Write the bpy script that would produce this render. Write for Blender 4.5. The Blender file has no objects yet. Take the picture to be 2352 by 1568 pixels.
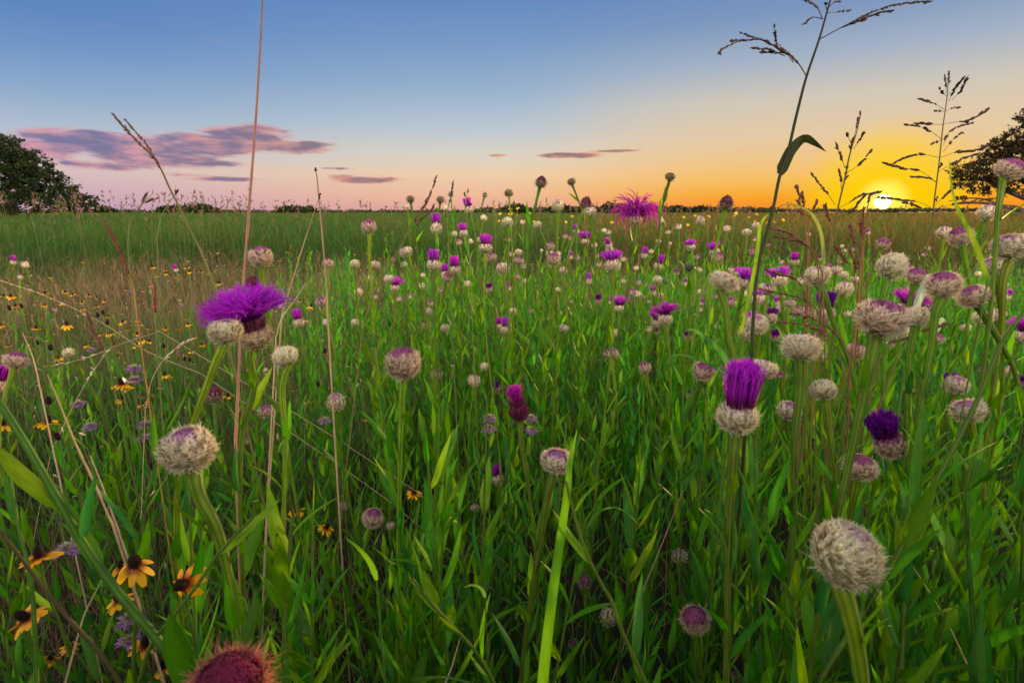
import bpy, math, random
import numpy as np
from mathutils import Vector, Matrix
rad = math.radians
rng = np.random.default_rng(7)
random.seed(7)
sc = bpy.context.scene
col = sc.collection

# ------------------------------------------------------------------ camera, sky, sun, exposure
FPX = 1241.0            # focal length in pixels of a 2352 px wide picture
CX, CY = 1176.0, 784.0
PITCH = math.atan(297.0/FPX)
H = 1.0
cam_d = bpy.data.cameras.new('camera'); cam = bpy.data.objects.new('camera', cam_d); col.objects.link(cam)
cam_d.sensor_width = 36.0; cam_d.lens = FPX/2352*36.0
cam_d.clip_start = 0.02; cam_d.clip_end = 8000
cam.location = (0, 0, H); cam.rotation_euler = (math.pi/2-PITCH, 0, 0)
cam_d.dof.use_dof = True; cam_d.dof.focus_distance = 0.95; cam_d.dof.aperture_fstop = 11.0
sc.camera = cam
sc.view_settings.view_transform = 'Standard'; sc.view_settings.look = 'None'
sc.view_settings.exposure = 0.0; sc.view_settings.gamma = 1.0
cp, sp = math.cos(PITCH), math.sin(PITCH)

def ray(x, y):
    a, b = (x-CX)/FPX, (CY-y)/FPX
    return np.array([a, cp+b*sp, -sp+b*cp])
def at(x, y, d):        # real point at camera distance d along the direction of a picture position
    return np.array([0, 0, H])+d*ray(x, y)

SUNAZ = rad(33.6)
sundir = np.array([math.sin(SUNAZ)*math.cos(rad(.86)), math.cos(SUNAZ)*math.cos(rad(.86)), math.sin(rad(.86))])
lin = lambda c: tuple(((v/255)/12.92 if v/255 <= .04045 else ((v/255+.055)/1.055)**2.4) for v in c)

world = bpy.data.worlds.new('World'); sc.world = world; world.use_nodes = True
nt = world.node_tree; nt.nodes.clear(); N = nt.nodes; L = nt.links
def nd(t, **k):
    n = N.new(t)
    for a, b in k.items(): setattr(n, a, b)
    return n
def mth(op, a, b=None, c=None, clamp=False):
    n = nd('ShaderNodeMath', operation=op, use_clamp=clamp)
    for i, v in enumerate((a, b, c)):
        if v is None: continue
        if isinstance(v, (int, float)): n.inputs[i].default_value = v
        else: L.new(v, n.inputs[i])
    return n.outputs[0]
def mix(f, a, b, mode='MIX'):
    n = nd('ShaderNodeMix', data_type='RGBA', blend_type=mode)
    for i, v in ((0, f), (6, a), (7, b)):
        if isinstance(v, (int, float)): n.inputs[i].default_value = v
        elif isinstance(v, tuple): n.inputs[i].default_value = (*v, 1)
        else: L.new(v, n.inputs[i])
    return n.outputs[2]
def rng_map(v, a, b, c=0., d=1., smooth=True):
    n = nd('ShaderNodeMapRange', interpolation_type='SMOOTHSTEP' if smooth else 'LINEAR')
    L.new(v, n.inputs[0])
    for i, q in enumerate((a, b, c, d)): n.inputs[i+1].default_value = q
    return n.outputs[0]
tc = nd('ShaderNodeTexCoord'); sep = nd('ShaderNodeSeparateXYZ'); L.new(tc.outputs['Generated'], sep.inputs[0])
X, Y, Z = sep.outputs
def ramp(stops):
    n = nd('ShaderNodeValToRGB'); cr = n.color_ramp; cr.interpolation = 'B_SPLINE' if False else 'EASE'
    cr.interpolation = 'LINEAR'
    s = [(min(1, a/0.4), lin(c)) for a, c in stops]
    cr.elements[0].position = s[0][0]; cr.elements[0].color = (*s[0][1], 1)
    cr.elements[1].position = s[-1][0]; cr.elements[1].color = (*s[-1][1], 1)
    for p, c in s[1:-1]:
        e = cr.elements.new(p); e.color = (*c, 1)
    L.new(mth('MULTIPLY', Z, 2.5, clamp=True), n.inputs[0]); return n.outputs[0]
rL = ramp([(0, (196,160,188)), (.03, (208,174,186)), (.06, (214,194,190)), (.10, (184,194,206)), (.16, (140,170,204)), (.21, (112,150,198)), (.25, (94,136,192)), (.33, (80,124,188)), (.4, (72,116,184))])
rC = ramp([(0, (228,162,146)), (.03, (240,188,150)), (.065, (238,206,170)), (.1, (218,210,196)), (.14, (188,200,208)), (.2, (152,178,206)), (.27, (120,154,198)), (.33, (98,136,192)), (.4, (84,124,188))])
rS = ramp([(0, (248,132,36)), (.025, (250,168,38)), (.05, (247,190,92)), (.08, (240,198,134)), (.115, (230,202,162)), (.17, (208,200,184)), (.225, (164,178,196)), (.28, (126,152,190)), (.34, (102,136,188)), (.4, (86,124,184))])
hl = mth('SQRT', mth('ADD', mth('MULTIPLY', X, X), mth('MULTIPLY', Y, Y)))
caz = mth('DIVIDE', mth('ADD', mth('MULTIPLY', X, math.sin(SUNAZ)), mth('MULTIPLY', Y, math.cos(SUNAZ))), mth('MAXIMUM', hl, .001))
skyc = mix(rng_map(caz, .25, .86), rL, rC)
skyc = mix(rng_map(caz, .82, 1.0), skyc, rS)
dsun = mth('ADD', mth('ADD', mth('MULTIPLY', X, float(sundir[0])), mth('MULTIPLY', Y, float(sundir[1]))), mth('MULTIPLY', Z, float(sundir[2])))
skyc = mix(mth('MULTIPLY', rng_map(dsun, math.cos(rad(7.4)), math.cos(rad(.6))), .95), skyc, lin((255,208,0)))
skyc = mix(rng_map(dsun, math.cos(rad(2.2)), math.cos(rad(.5))), skyc, (1.2, .95, .12))
# clouds: soft mauve banks, sun-lit pink undersides; positions are directions of the sky
az = nd('ShaderNodeMath', operation='ARCTAN2'); L.new(X, az.inputs[0]); L.new(Y, az.inputs[1]); AZ = az.outputs[0]
comb = nd('ShaderNodeCombineXYZ'); L.new(mth('MULTIPLY', AZ, 7.), comb.inputs[0]); L.new(mth('MULTIPLY', Z, 34.), comb.inputs[1])
no = nd('ShaderNodeTexNoise'); no.inputs['Scale'].default_value = 2.1; no.inputs['Detail'].default_value = 9; no.inputs['Roughness'].default_value = .62; no.inputs['Distortion'].default_value = .35
L.new(comb.outputs[0], no.inputs['Vector']); NZ = no.outputs[0]
def azel(x, y):
    r = ray(x, y); return math.atan2(r[0], r[1]), r[2]/np.linalg.norm(r)
cloud = None; low = None
CL = [(200,322,200,26,1.1),(110,335,120,36,1.),(330,350,170,36,1.1),(470,335,130,34,1.),(570,318,120,34,1.3),(650,335,135,18,1.2),(420,370,140,20,1.),(210,380,110,12,.9),(500,411,110,7,.8),(430,403,60,7,.7),
      (850,413,85,10,1.),(785,407,40,7,.8),(1310,357,80,9,1.2),(1410,347,60,4,.8),(775,387,40,3,.5),(1145,357,20,3,.6)]
for (x, y, rx, ry, st) in CL:
    a0, z0 = azel(x, y); a1, _ = azel(x+rx, y); _, z1 = azel(x, y-ry)
    u = mth('DIVIDE', mth('SUBTRACT', AZ, a0), abs(a1-a0)); v = mth('DIVIDE', mth('SUBTRACT', Z, z0), abs(z1-z0))
    q = mth('SUBTRACT', 1.0, mth('ADD', mth('MULTIPLY', u, u), mth('MULTIPLY', v, v)))
    q = mth('MULTIPLY', mth('MAXIMUM', q, -1.), st)
    cloud = q if cloud is None else mth('MAXIMUM', cloud, q)
dens = rng_map(mth('ADD', cloud, mth('MULTIPLY', mth('SUBTRACT', NZ, .5), 2.9)), -.2, .75)
no2 = nd('ShaderNodeTexNoise'); no2.inputs['Scale'].default_value = 2.6; no2.inputs['Detail'].default_value = 4; L.new(comb.outputs[0], no2.inputs['Vector'])
edge = mth('MULTIPLY', dens, .88)
pinkc = mix(rng_map(caz, .2, .9), lin((214,150,166)), lin((220,150,118)))
cc = mix(rng_map(mth('ADD', dens, mth('MULTIPLY', mth('SUBTRACT', no2.outputs[0], .5), 2.6)), .42, 1.3), pinkc, mix(rng_map(caz, .2, .9), lin((108,106,152)), lin((140,104,112))))
skyc = mix(edge, skyc, cc)
disc = rng_map(dsun, math.cos(rad(.66)), math.cos(rad(.45)))
skyc = mix(disc, skyc, (9., 7.5, 3.2))
# boost added to the unseen sky behind and beside, lighting the meadow; overhead dimmed
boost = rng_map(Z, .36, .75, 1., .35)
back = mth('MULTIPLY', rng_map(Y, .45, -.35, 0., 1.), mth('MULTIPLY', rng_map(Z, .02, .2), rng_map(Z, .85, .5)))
skyc = mix(back, skyc, lin((216,192,166)))      # warm tint added to that unseen sky, to warm the foliage
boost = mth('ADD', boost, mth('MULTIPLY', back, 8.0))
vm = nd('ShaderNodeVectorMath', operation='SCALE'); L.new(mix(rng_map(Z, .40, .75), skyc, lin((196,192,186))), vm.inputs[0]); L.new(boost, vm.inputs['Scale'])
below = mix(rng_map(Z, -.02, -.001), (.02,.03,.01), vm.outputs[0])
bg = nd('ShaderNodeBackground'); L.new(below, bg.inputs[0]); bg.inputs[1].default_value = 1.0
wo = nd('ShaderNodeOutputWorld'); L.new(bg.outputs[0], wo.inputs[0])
try:
    world.cycles.sampling_method = 'MANUAL'; world.cycles.sample_map_resolution = 2048
except Exception: pass
sd = bpy.data.lights.new('sun', 'SUN'); sd.energy = 5.0; sd.angle = rad(.6); sd.color = (1., .58, .2)
so = bpy.data.objects.new('sun', sd); col.objects.link(so)
sv = Vector((math.sin(SUNAZ)*math.cos(rad(4.5)), math.cos(SUNAZ)*math.cos(rad(4.5)), math.sin(rad(4.5))))
so.rotation_euler = sv.to_track_quat('Z', 'Y').to_euler(); so.location = (20, 30, 10)

# ------------------------------------------------------------------ materials
def material(name, rough=.6, trans=0., noise=None, rnd=0., bump=None, spec=.3, base=None, attr=True, tcol=None):
    m = bpy.data.materials.new(name); m.use_nodes = True; t = m.node_tree; t.nodes.clear(); n = t.nodes; l = t.links
    out = n.new('ShaderNodeOutputMaterial'); pr = n.new('ShaderNodeBsdfPrincipled')
    pr.inputs['Roughness'].default_value = rough; pr.inputs['Specular IOR Level'].default_value = spec
    if attr:
        a = n.new('ShaderNodeAttribute'); a.attribute_name = 'Col'; c = a.outputs['Color']
    else:
        a = n.new('ShaderNodeRGB'); a.outputs[0].default_value = (*base, 1); c = a.outputs[0]
    if noise:
        sc_, amt = noise
        co = n.new('ShaderNodeTexCoord'); nz = n.new('ShaderNodeTexNoise'); nz.inputs['Scale'].default_value = sc_; nz.inputs['Detail'].default_value = 5
        if name == 'leaf':
            vmu = n.new('ShaderNodeVectorMath'); vmu.operation = 'MULTIPLY'; vmu.inputs[1].default_value = (3., 3., .12); l.new(co.outputs['Object'], vmu.inputs[0]); l.new(vmu.outputs[0], nz.inputs['Vector'])
        else: l.new(co.outputs['Object'], nz.inputs['Vector'])
        mr = n.new('ShaderNodeMapRange'); mr.inputs[1].default_value = .25; mr.inputs[2].default_value = .75; mr.inputs[3].default_value = 1-amt; mr.inputs[4].default_value = 1+amt
        l.new(nz.outputs[0], mr.inputs[0])
        hs = n.new('ShaderNodeHueSaturation'); l.new(c, hs.inputs['Color']); l.new(mr.outputs[0], hs.inputs['Value']); c = hs.outputs[0]
    if rnd:
        oi = n.new('ShaderNodeObjectInfo')
        hs = n.new('ShaderNodeHueSaturation'); l.new(c, hs.inputs['Color'])
        m1 = n.new('ShaderNodeMapRange'); m1.inputs[3].default_value = .5-.05*rnd; m1.inputs[4].default_value = .5+.03*rnd; l.new(oi.outputs['Random'], m1.inputs[0]); l.new(m1.outputs[0], hs.inputs['Hue'])
        mm = n.new('ShaderNodeMath'); mm.operation = 'MULTIPLY'; mm.inputs[1].default_value = 7.31; l.new(oi.outputs['Random'], mm.inputs[0])
        fr = n.new('ShaderNodeMath'); fr.operation = 'FRACT'; l.new(mm.outputs[0], fr.inputs[0])
        m2 = n.new('ShaderNodeMapRange'); m2.inputs[3].default_value = 1-.35*rnd; m2.inputs[4].default_value = 1+.35*rnd; l.new(fr.outputs[0], m2.inputs[0]); l.new(m2.outputs[0], hs.inputs['Value'])
        c = hs.outputs[0]
    l.new(c, pr.inputs['Base Color'])
    if name in ('stem', 'bracts'): pr.inputs['Sheen Weight'].default_value = .12; pr.inputs['Sheen Roughness'].default_value = .35
    if bump:
        co = n.new('ShaderNodeTexCoord'); wv = n.new('ShaderNodeTexNoise'); wv.inputs['Scale'].default_value = bump[0]
        l.new(co.outputs['Object'], wv.inputs['Vector'])
        b = n.new('ShaderNodeBump'); b.inputs['Strength'].default_value = bump[1]; b.inputs['Distance'].default_value = bump[2]; l.new(wv.outputs[0], b.inputs['Height']); l.new(b.outputs[0], pr.inputs['Normal'])
    if trans:
        tr = n.new('ShaderNodeBsdfTranslucent')
        if tcol:
            mx = n.new('ShaderNodeMix'); mx.data_type = 'RGBA'; mx.blend_type = 'MULTIPLY'; mx.inputs[0].default_value = 1; l.new(c, mx.inputs[6]); mx.inputs[7].default_value = (*tcol, 1); c = mx.outputs[2]
        l.new(c, tr.inputs[0]); ms = n.new('ShaderNodeMixShader'); ms.inputs[0].default_value = trans
        l.new(pr.outputs[0], ms.inputs[1]); l.new(tr.outputs[0], ms.inputs[2]); l.new(ms.outputs[0], out.inputs[0])
    else: l.new(pr.outputs[0], out.inputs[0])
    return m
M_leaf = material('leaf', .5, .45, (40, .34), .55, (160, .25, .002), .18, tcol=(1.35, 1.3, .5))
M_fol = material('foliage', .55, .45, (14, .35), .5, None, .15, tcol=(1.35, 1.3, .5))
M_stem = material('stem', .55, .25, (60, .25), .6, (220, .3, .002), .2)
M_grass = material('grass', .65, .35, (3, .3), 0, None, .1, tcol=(1.3, 1.2, .6))
M_bud = material('bracts', .75, .38, (60, .15), .25)
M_petal = material('petals', .5, .45, None, .25, tcol=(1.5, .8, 1.25))
M_yel = material('yellow_petals', .5, .35, (80, .12), .25)
M_dry = material('dry_stalk', .7, .2, (40, .2), .4)
M_bark = material('bark', .9, 0, (6, .3), 0, (14, .6, .05))
M_crown = material('crown_leaves', .8, .1, (1.2, .3), 0, None, .1)

# ------------------------------------------------------------------ mesh helpers
class MB:
    def __init__(s): s.v = []; s.q = []; s.t = []; s.c = []; s.n = 0
    def add(s, v, q=None, t=None, c=(1, 1, 1)):
        v = np.asarray(v, float).reshape(-1, 3); c = np.asarray(c, float)
        if c.ndim == 1: c = np.tile(c, (len(v), 1))
        s.v.append(v); s.c.append(c.reshape(-1, 3))
        if q is not None and len(q): s.q.append(np.asarray(q)+s.n)
        if t is not None and len(t): s.t.append(np.asarray(t)+s.n)
        s.n += len(v)
    def mesh(s, name, mat, smooth=True):
        me = bpy.data.meshes.new(name)
        v = np.concatenate(s.v) if s.v else np.zeros((0, 3)); c = np.concatenate(s.c)
        q = np.concatenate(s.q) if s.q else np.zeros((0, 4), int); t = np.concatenate(s.t) if s.t else np.zeros((0, 3), int)
        me.vertices.add(len(v)); me.vertices.foreach_set('co', v.ravel().astype(np.float32))
        li = np.concatenate([q.ravel(), t.ravel()]).astype(np.int32)
        me.loops.add(len(li)); me.loops.foreach_set('vertex_index', li)
        ls = np.concatenate([np.arange(len(q))*4, len(q)*4+np.arange(len(t))*3]).astype(np.int32)
        me.polygons.add(len(ls)); me.polygons.foreach_set('loop_start', ls)
        me.polygons.foreach_set('use_smooth', np.full(len(ls), smooth))
        a = me.color_attributes.new('Col', 'FLOAT_COLOR', 'POINT')
        a.data.foreach_set('color', np.concatenate([c, np.ones((len(c), 1))], 1).ravel().astype(np.float32))
        me.materials.append(mat); me.update(calc_edges=True); me.validate(); return me
    def build(s, name, mat, parent=None, smooth=True):
        o = bpy.data.objects.new(name, s.mesh(name, mat, smooth)); col.objects.link(o)
        if parent: o.parent = parent
        return o
def inst(name, me, parent=None, mw=None):
    o = bpy.data.objects.new(name, me); col.objects.link(o)
    if parent: o.parent = parent
    if mw is not None: o.matrix_local = mw
    return o
def tag(o, label=None, cat=None, group=None, kind=None):
    if label: o['label'] = label
    if cat: o['category'] = cat
    if group: o['group'] = group
    if kind: o['kind'] = kind
    return o
def empty(name, p):
    o = bpy.data.objects.new(name, None); o.empty_display_size = .02; o.location = p; col.objects.link(o); return o
def nrm(v): return v/np.maximum(np.linalg.norm(v, axis=-1, keepdims=True), 1e-9)

def ribbons(mb, P, W, side, C):     # P (n,s,3), W (n,s), side (n,s|1,3), C (n,s,3)|(n,3)|(3,)
    n, s, _ = P.shape
    side = np.broadcast_to(side, P.shape); d = side*W[..., None]*.5
    V = np.stack([P-d, P+d], 2).reshape(-1, 3)
    C = np.asarray(C, float)
    if C.ndim == 1: C = np.broadcast_to(C, (n, s, 3))
    elif C.ndim == 2: C = np.broadcast_to(C[:, None], (n, s, 3))
    C = np.repeat(C.reshape(-1, 3), 2, 0)
    b = (np.arange(n)[:, None]*s+np.arange(s-1)[None])*2; b = b.ravel()
    mb.add(V, np.stack([b, b+1, b+3, b+2], 1), None, C)
def blades(mb, base, h, az, lean, bend, w, C, s=4, prof=None, tipc=None):
    n = len(base); t = np.linspace(0, 1, s)
    dx = np.stack([np.sin(az), np.cos(az), 0*az], 1)
    off = (lean[:, None]*t+bend[:, None]*t**2)*h[:, None]
    P = base[:, None, :]+dx[:, None, :]*off[..., None]
    P[..., 2] += h[:, None]*(t-.35*np.abs(bend)[:, None]*t**2.5)
    pr = np.array(prof) if prof is not None else (1-t**2.2)*.96+.04
    W = w[:, None]*pr[None]
    th = rng.uniform(0, math.pi, n); side = np.stack([np.cos(th), np.sin(th), 0*th], 1)[:, None]
    if tipc is not None:
        C = C[:, None, :]*(1-t[None, :, None]**2)+tipc[:, None, :]*(t[None, :, None]**2)
    ribbons(mb, P, W, side, C)
def leaves(mb, base, D, O, length, width, curl, C, s=6):   # D direction, O outward; folded lance leaves
    n = len(base); t = np.linspace(0, 1, s)
    base, D, O = (np.asarray(a, float) for a in (base, D, O))
    D = nrm(D); S = nrm(np.cross(D, O)); U = nrm(np.cross(S, D))
    P = base[:, None]+D[:, None]*(length[:, None]*t)[..., None]+U[:, None]*((curl*length)[:, None]*(t**2))[..., None]
    prof = (np.sin(np.pi*np.clip(t*.93+.07, 0, 1)**.75))**.8; prof[-1] = .02; prof[0] = .3
    W = width[:, None]*prof[None]*.5
    wav = 1+.12*np.sin(t[None]*9+rng.uniform(0, 6, (n, 1)))
    Lf = P-S[:, None]*(W*wav)[..., None]+U[:, None]*(W*.35)[..., None]
    Rt = P+S[:, None]*(W*(2-wav))[..., None]+U[:, None]*(W*.35)[..., None]
    V = np.stack([Lf, P, Rt], 2).reshape(-1, 3)
    C = np.asarray(C, float)
    if C.ndim == 1: C = np.broadcast_to(C, (n, 3))
    Cv = np.broadcast_to(C[:, None, None, :], (n, s, 3, 3)).copy(); Cv[:, :, 1] *= 1.25
    dry_ = rng.uniform(0, 1, n) < .16; Cv[dry_, -1] = (.20, .13, .05); Cv[dry_, -2] = Cv[dry_, -2]*.5+np.array([.16, .12, .03])*.5
    b = ((np.arange(n)[:, None]*s+np.arange(s-1)[None])*3).ravel()
    mb.add(V, np.concatenate([np.stack([b, b+1, b+4, b+3], 1), np.stack([b+1, b+2, b+5, b+4], 1)]), None, Cv.reshape(-1, 3))
def smooth_path(pts, k=5):
    p = np.asarray(pts, float); h = np.maximum(np.linalg.norm(np.diff(p, axis=0), axis=1), 1e-6); dl = np.diff(p, axis=0)/h[:, None]; m = np.zeros_like(p)
    m[0] = dl[0]; m[-1] = dl[-1]
    for i in range(1, len(p)-1): m[i] = (dl[i]*h[i-1]+dl[i-1]*h[i])/(h[i]+h[i-1])
    out = []
    for i in range(len(p)-1):
        for j in range(k):
            t = j/k; out.append((2*t**3-3*t*t+1)*p[i]+(t**3-2*t*t+t)*h[i]*m[i]+(-2*t**3+3*t*t)*p[i+1]+(t**3-t*t)*h[i]*m[i+1])
    out.append(p[-1]); return np.array(out)
def tube(mb, P, R, C, sides=7, ridge=0.):
    P = np.asarray(P, float); s = len(P); R = np.broadcast_to(np.asarray(R, float), (s,))
    T = nrm(np.gradient(P, axis=0)); ref = np.array([.31, .95, .05]) if abs(T[0] @ np.array([.31, .95, .05])) < .9 else np.array([1., 0, 0])
    A = nrm(np.cross(T, ref)); B = nrm(np.cross(T, A)); th = np.arange(sides)/sides*2*math.pi
    rr = 1+ridge*np.cos(np.arange(sides)*math.pi)
    V = P[:, None]+(A[:, None]*np.cos(th)[None, :, None]+B[:, None]*np.sin(th)[None, :, None])*(R[:, None]*rr[None])[..., None]
    i = (np.arange(s-1)[:, None]*sides); j = np.arange(sides)[None]; k = (j+1) % sides
    q = np.stack([i+j, i+k, i+sides+k, i+sides+j], -1).reshape(-1, 4)
    C = np.asarray(C, float)
    C = np.repeat(C, sides, 0) if C.ndim == 2 else np.tile(C, (s*sides, 1))
    if ridge: C = C*np.tile(np.where(np.arange(sides) % 2, 1.35, .62), s)[:, None]
    mb.add(V.reshape(-1, 3), q, None, C)
def ellip(mb, c, r, C, nu=12, nv=8, fn=None):
    u = np.arange(nu)/nu*2*math.pi; v = np.linspace(0, math.pi, nv+1)
    V = np.stack([np.outer(np.sin(v), np.cos(u)), np.outer(np.sin(v), np.sin(u)), np.outer(np.cos(v), np.ones(nu))], -1).reshape(-1, 3)
    cc = C(V) if callable(C) else C
    if fn is not None: V = fn(V)
    i = (np.arange(nv)[:, None]*nu); j = np.arange(nu)[None]; k = (j+1) % nu
    mb.add(V*np.asarray(r)+np.asarray(c), np.stack([i+j, i+nu+j, i+nu+k, i+k], -1).reshape(-1, 4), None, cc)
# ------------------------------------------------------------------ basket flower heads (unit size: ball 1 wide, axis +Z, stem joint at z = -.36)
CREAM = np.array([.62, .56, .36]); OLIVE = np.array([.26, .25, .11]); MAUVE = np.array([.34, .13, .33]); MAROON = np.array([.16, .03, .10])
KINDS = {  # cap angle (deg), oblate, cream colour, cap colour, spike length, pointed
 'w': (16, .88, (.80, .76, .55), (.66, .48, .60), .075, 0), 'b': (56, .86, (.84, .74, .56), (.46, .22, .46), .085, 0),
 'p': (80, .94, (.74, .58, .48), (.32, .09, .26), .09, 0), 'd': (60, .88, (.26, .23, .15), (.17, .10, .11), .10, 0),
 'c': (105, 1.1, (.36, .26, .20), (.14, .035, .08), .10, .55), 'g': (0, 1.0, (.14, .26, .12), (.2, .3, .15), .06, 0),
 's': (150, 1.0, (.34, .15, .15), (.15, .018, .065), .07, .3), 'x': (84, .9, (.56, .22, .18), (.24, .02, .10), .17, 0),
 'S': (150, 1.08, (.36, .15, .15), (.17, .02, .08), .06, .35), 'W': (34, .80, (.90, .80, .55), (.56, .36, .50), .065, 0), 'O': (62, .72, (.70, .55, .38), (.18, .03, .08), .09, 0)}
def ball(mb, kind, lod, r):
    kind = {'t': 'b'}.get(kind, kind)
    cap, obl, cr, cp_, sl, pt = KINDS[kind]
    obl *= r.uniform(.92, 1.1); cap *= r.uniform(.78, 1.15); sl *= r.uniform(.75, 1.45); lump = r.normal(0, .05, 4)
    cr = np.array(cr)*1.0; cpc = np.array(cp_)
    shape = lambda V: V*np.array([1, 1, obl])*(1+lump[0]*V[:, :1]+lump[1]*V[:, 1:2]+lump[2]*V[:, :1]*V[:, 2:3]+lump[3]*np.sin(3*V[:, :1]+2*V[:, 2:3]))+np.stack([0*V[:, 0], 0*V[:, 0], pt*np.maximum(V[:, 2], 0)**3*.45], 1)
    cz = math.cos(rad(cap))
    def colf(V):
        f = np.clip((V[:, 2]-cz)/.25+.5, 0, 1)[:, None]
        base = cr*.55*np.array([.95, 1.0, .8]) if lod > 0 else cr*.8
        return base*(1-f)+cpc*(.75)*f
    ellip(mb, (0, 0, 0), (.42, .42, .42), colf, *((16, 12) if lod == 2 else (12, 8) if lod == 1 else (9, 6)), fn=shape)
    n = (26, 100, 330)[lod]; k = (2, 5, 7)[lod]
    i = np.arange(n)+.5; cth = 1-2*i/n; th = np.arccos(cth); ph = i*2.39996+r.normal(0, .12, n)
    Nn = np.stack([np.sin(th)*np.cos(ph), np.sin(th)*np.sin(ph), np.cos(th)], 1)
    T = np.stack([-np.cos(th)*np.cos(ph), -np.cos(th)*np.sin(ph), np.sin(th)], 1)   # towards the top
    S = np.cross(Nn, T)
    P0 = shape(Nn)*.43
    f = np.clip((Nn[:, 2]-cz)/.25+.5+r.normal(0, .15, n), 0, 1)[:, None]
    bc = cr*(1-f)+cpc*f; hurt = r.uniform(0, 1, n) < .07; bc[hurt] = bc[hurt]*.35+np.array([.10, .05, .02])*.65
    # scale bodies
    bl = (.3, .17, .125)[lod]
    t = np.array([0, .5, 1.])
    P = P0[:, None]+T[:, None]*(t*bl)[None, :, None]+Nn[:, None]*np.array([.0, .06, .075])[None, :, None]
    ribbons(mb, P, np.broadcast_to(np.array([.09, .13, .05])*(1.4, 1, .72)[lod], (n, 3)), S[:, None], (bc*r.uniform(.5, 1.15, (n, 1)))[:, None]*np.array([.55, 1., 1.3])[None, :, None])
    if cap > 30 and kind != 'g':      # crown of overlapping purple fibres
        q_ = (14, 50, 130)[lod]; c_t = rad(min(cap, 95)); tt = np.linspace(0, 1, 4); t0 = c_t*r.uniform(.25, 1., q_)**.6; t1 = t0*r.uniform(-.1, .6, q_); p0 = r.uniform(0, 6.28, q_); p1 = p0+r.normal(0, .6, q_)
        TH = t0[:, None]*(1-tt)+t1[:, None]*tt; PH = p0[:, None]*(1-tt)+p1[:, None]*tt; rad_ = .445+.05*np.sin(np.pi*tt)[None]*r.uniform(0, 1, (q_, 1))
        V_ = np.stack([np.sin(TH)*np.cos(PH), np.sin(TH)*np.sin(PH), np.cos(TH)], -1); V_ = shape(V_.reshape(-1, 3)).reshape(q_, 4, 3)*rad_[..., None]
        lt = r.uniform(.35, 2.1, (q_, 1)); lt[r.uniform(0, 1, q_) < .15] *= 1.6
        ribbons(mb, V_, np.tile(np.array([.02, .05, .045, .01])*(1.6, 1.1, .9)[lod], (q_, 1)), nrm(np.cross(V_[:, 3]-V_[:, 0], V_[:, 1]))[:, None], np.clip(cpc*lt, 0, .7))
    # comb fringe of each bract
    tip = P[:, 2]
    ang = np.linspace(-1.25, 1.25, k)
    for a in ang:
        aa = a+r.normal(0, .18, n)
        D = T*np.cos(aa)[:, None]+S*np.sin(aa)[:, None]
        ln = sl*(1.15 if lod == 2 else 1)*r.uniform(.7, 1.4, n)*(1.-.55*f[:, 0])
        curl = r.uniform(.0, .6, n)*(1-.8*f[:, 0]); ln[r.uniform(0, 1, n) < .06] *= 1.9
        s_ = np.array([0, .5, 1.])
        Q = tip[:, None]+D[:, None]*(ln[:, None]*s_)[..., None]+Nn[:, None]*(ln[:, None]*(curl[:, None]*s_*1.3-.25*s_**2*f))[..., None]
        w = (.019 if lod == 2 else .036 if lod == 1 else .07)
        sd_ = nrm(np.cross(D, Nn)+r.normal(0, .3, (n, 3)))
        ribbons(mb, Q, np.broadcast_to(np.array([1, .8, .12])*w, (n, 3)), sd_[:, None], np.clip(bc*r.uniform(.6, 1.45, (n, 1)), 0, .8))
def filaments(mb, n, r, r0, z0, th0, th1, ln, wd, c0, c1, S=6, lobes=0, jit=.15, squash=1.):
    ph = r.uniform(0, 2*math.pi, n); q = np.sqrt(r.uniform(0, 1, n))
    th_a = (th0[0]+(th0[1]-th0[0])*q)+r.normal(0, jit*.5, n); th_b = (th1[0]+(th1[1]-th1[0])*q)+r.normal(0, jit, n)
    l = r.uniform(ln[0], ln[1], n); t = np.linspace(0, 1, S)
    start = np.stack([r0*q*np.cos(ph), r0*q*np.sin(ph), np.full(n, z0)+(1-q)*.04], 1)
    P = np.zeros((n, S, 3)); P[:, 0] = start; dph = r.normal(0, .5, n)
    for i in range(1, S):
        th = th_a+(th_b-th_a)*t[i]**1.2; p2 = ph+dph*t[i]
        P[:, i] = P[:, i-1]+np.stack([np.sin(th)*np.cos(p2), np.sin(th)*np.sin(p2), np.cos(th)*squash], 1)*(l/(S-1))[:, None]
    side = nrm(np.cross(P[:, -1]-P[:, 0], r.normal(0, 1, (n, 3))))[:, None]
    W = wd*np.interp(t, [0, .5, .8, 1], [.6, .9, 1., .15 if not lobes else .7])[None]*r.uniform(.7, 1.3, (n, 1))
    cc = (np.array(c0)[None, None]*(1-np.clip(t*1.8-.15, 0, 1))[None, :, None]+np.array(c1)[None, None]*np.clip(t*1.8-.15, 0, 1)[None, :, None])*r.uniform(.65, 1.35, (n, 1, 1))
    ribbons(mb, P, W, side, cc)
    if lobes:
        e = P[:, -1]; d = nrm(P[:, -1]-P[:, -2])
        for k in range(lobes):
            dv = nrm(d+r.normal(0, .33, (n, 3))); l2 = l*r.uniform(.18, .34, n)
            tt = np.array([0, .5, 1.]); Q = e[:, None]+dv[:, None]*(l2[:, None]*tt)[..., None]
            ribbons(mb, Q, np.broadcast_to(wd*np.array([.5, .55, .08]), (n, 3)), nrm(np.cross(dv, r.normal(0, 1, (n, 3))))[:, None], np.clip(cc[:, -1]*1.15, 0, 1))
PUR0 = (.10, .006, .10); PUR1 = (.42, .02, .55); NECK = (.10, .012, .05)
MESH = {}
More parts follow.
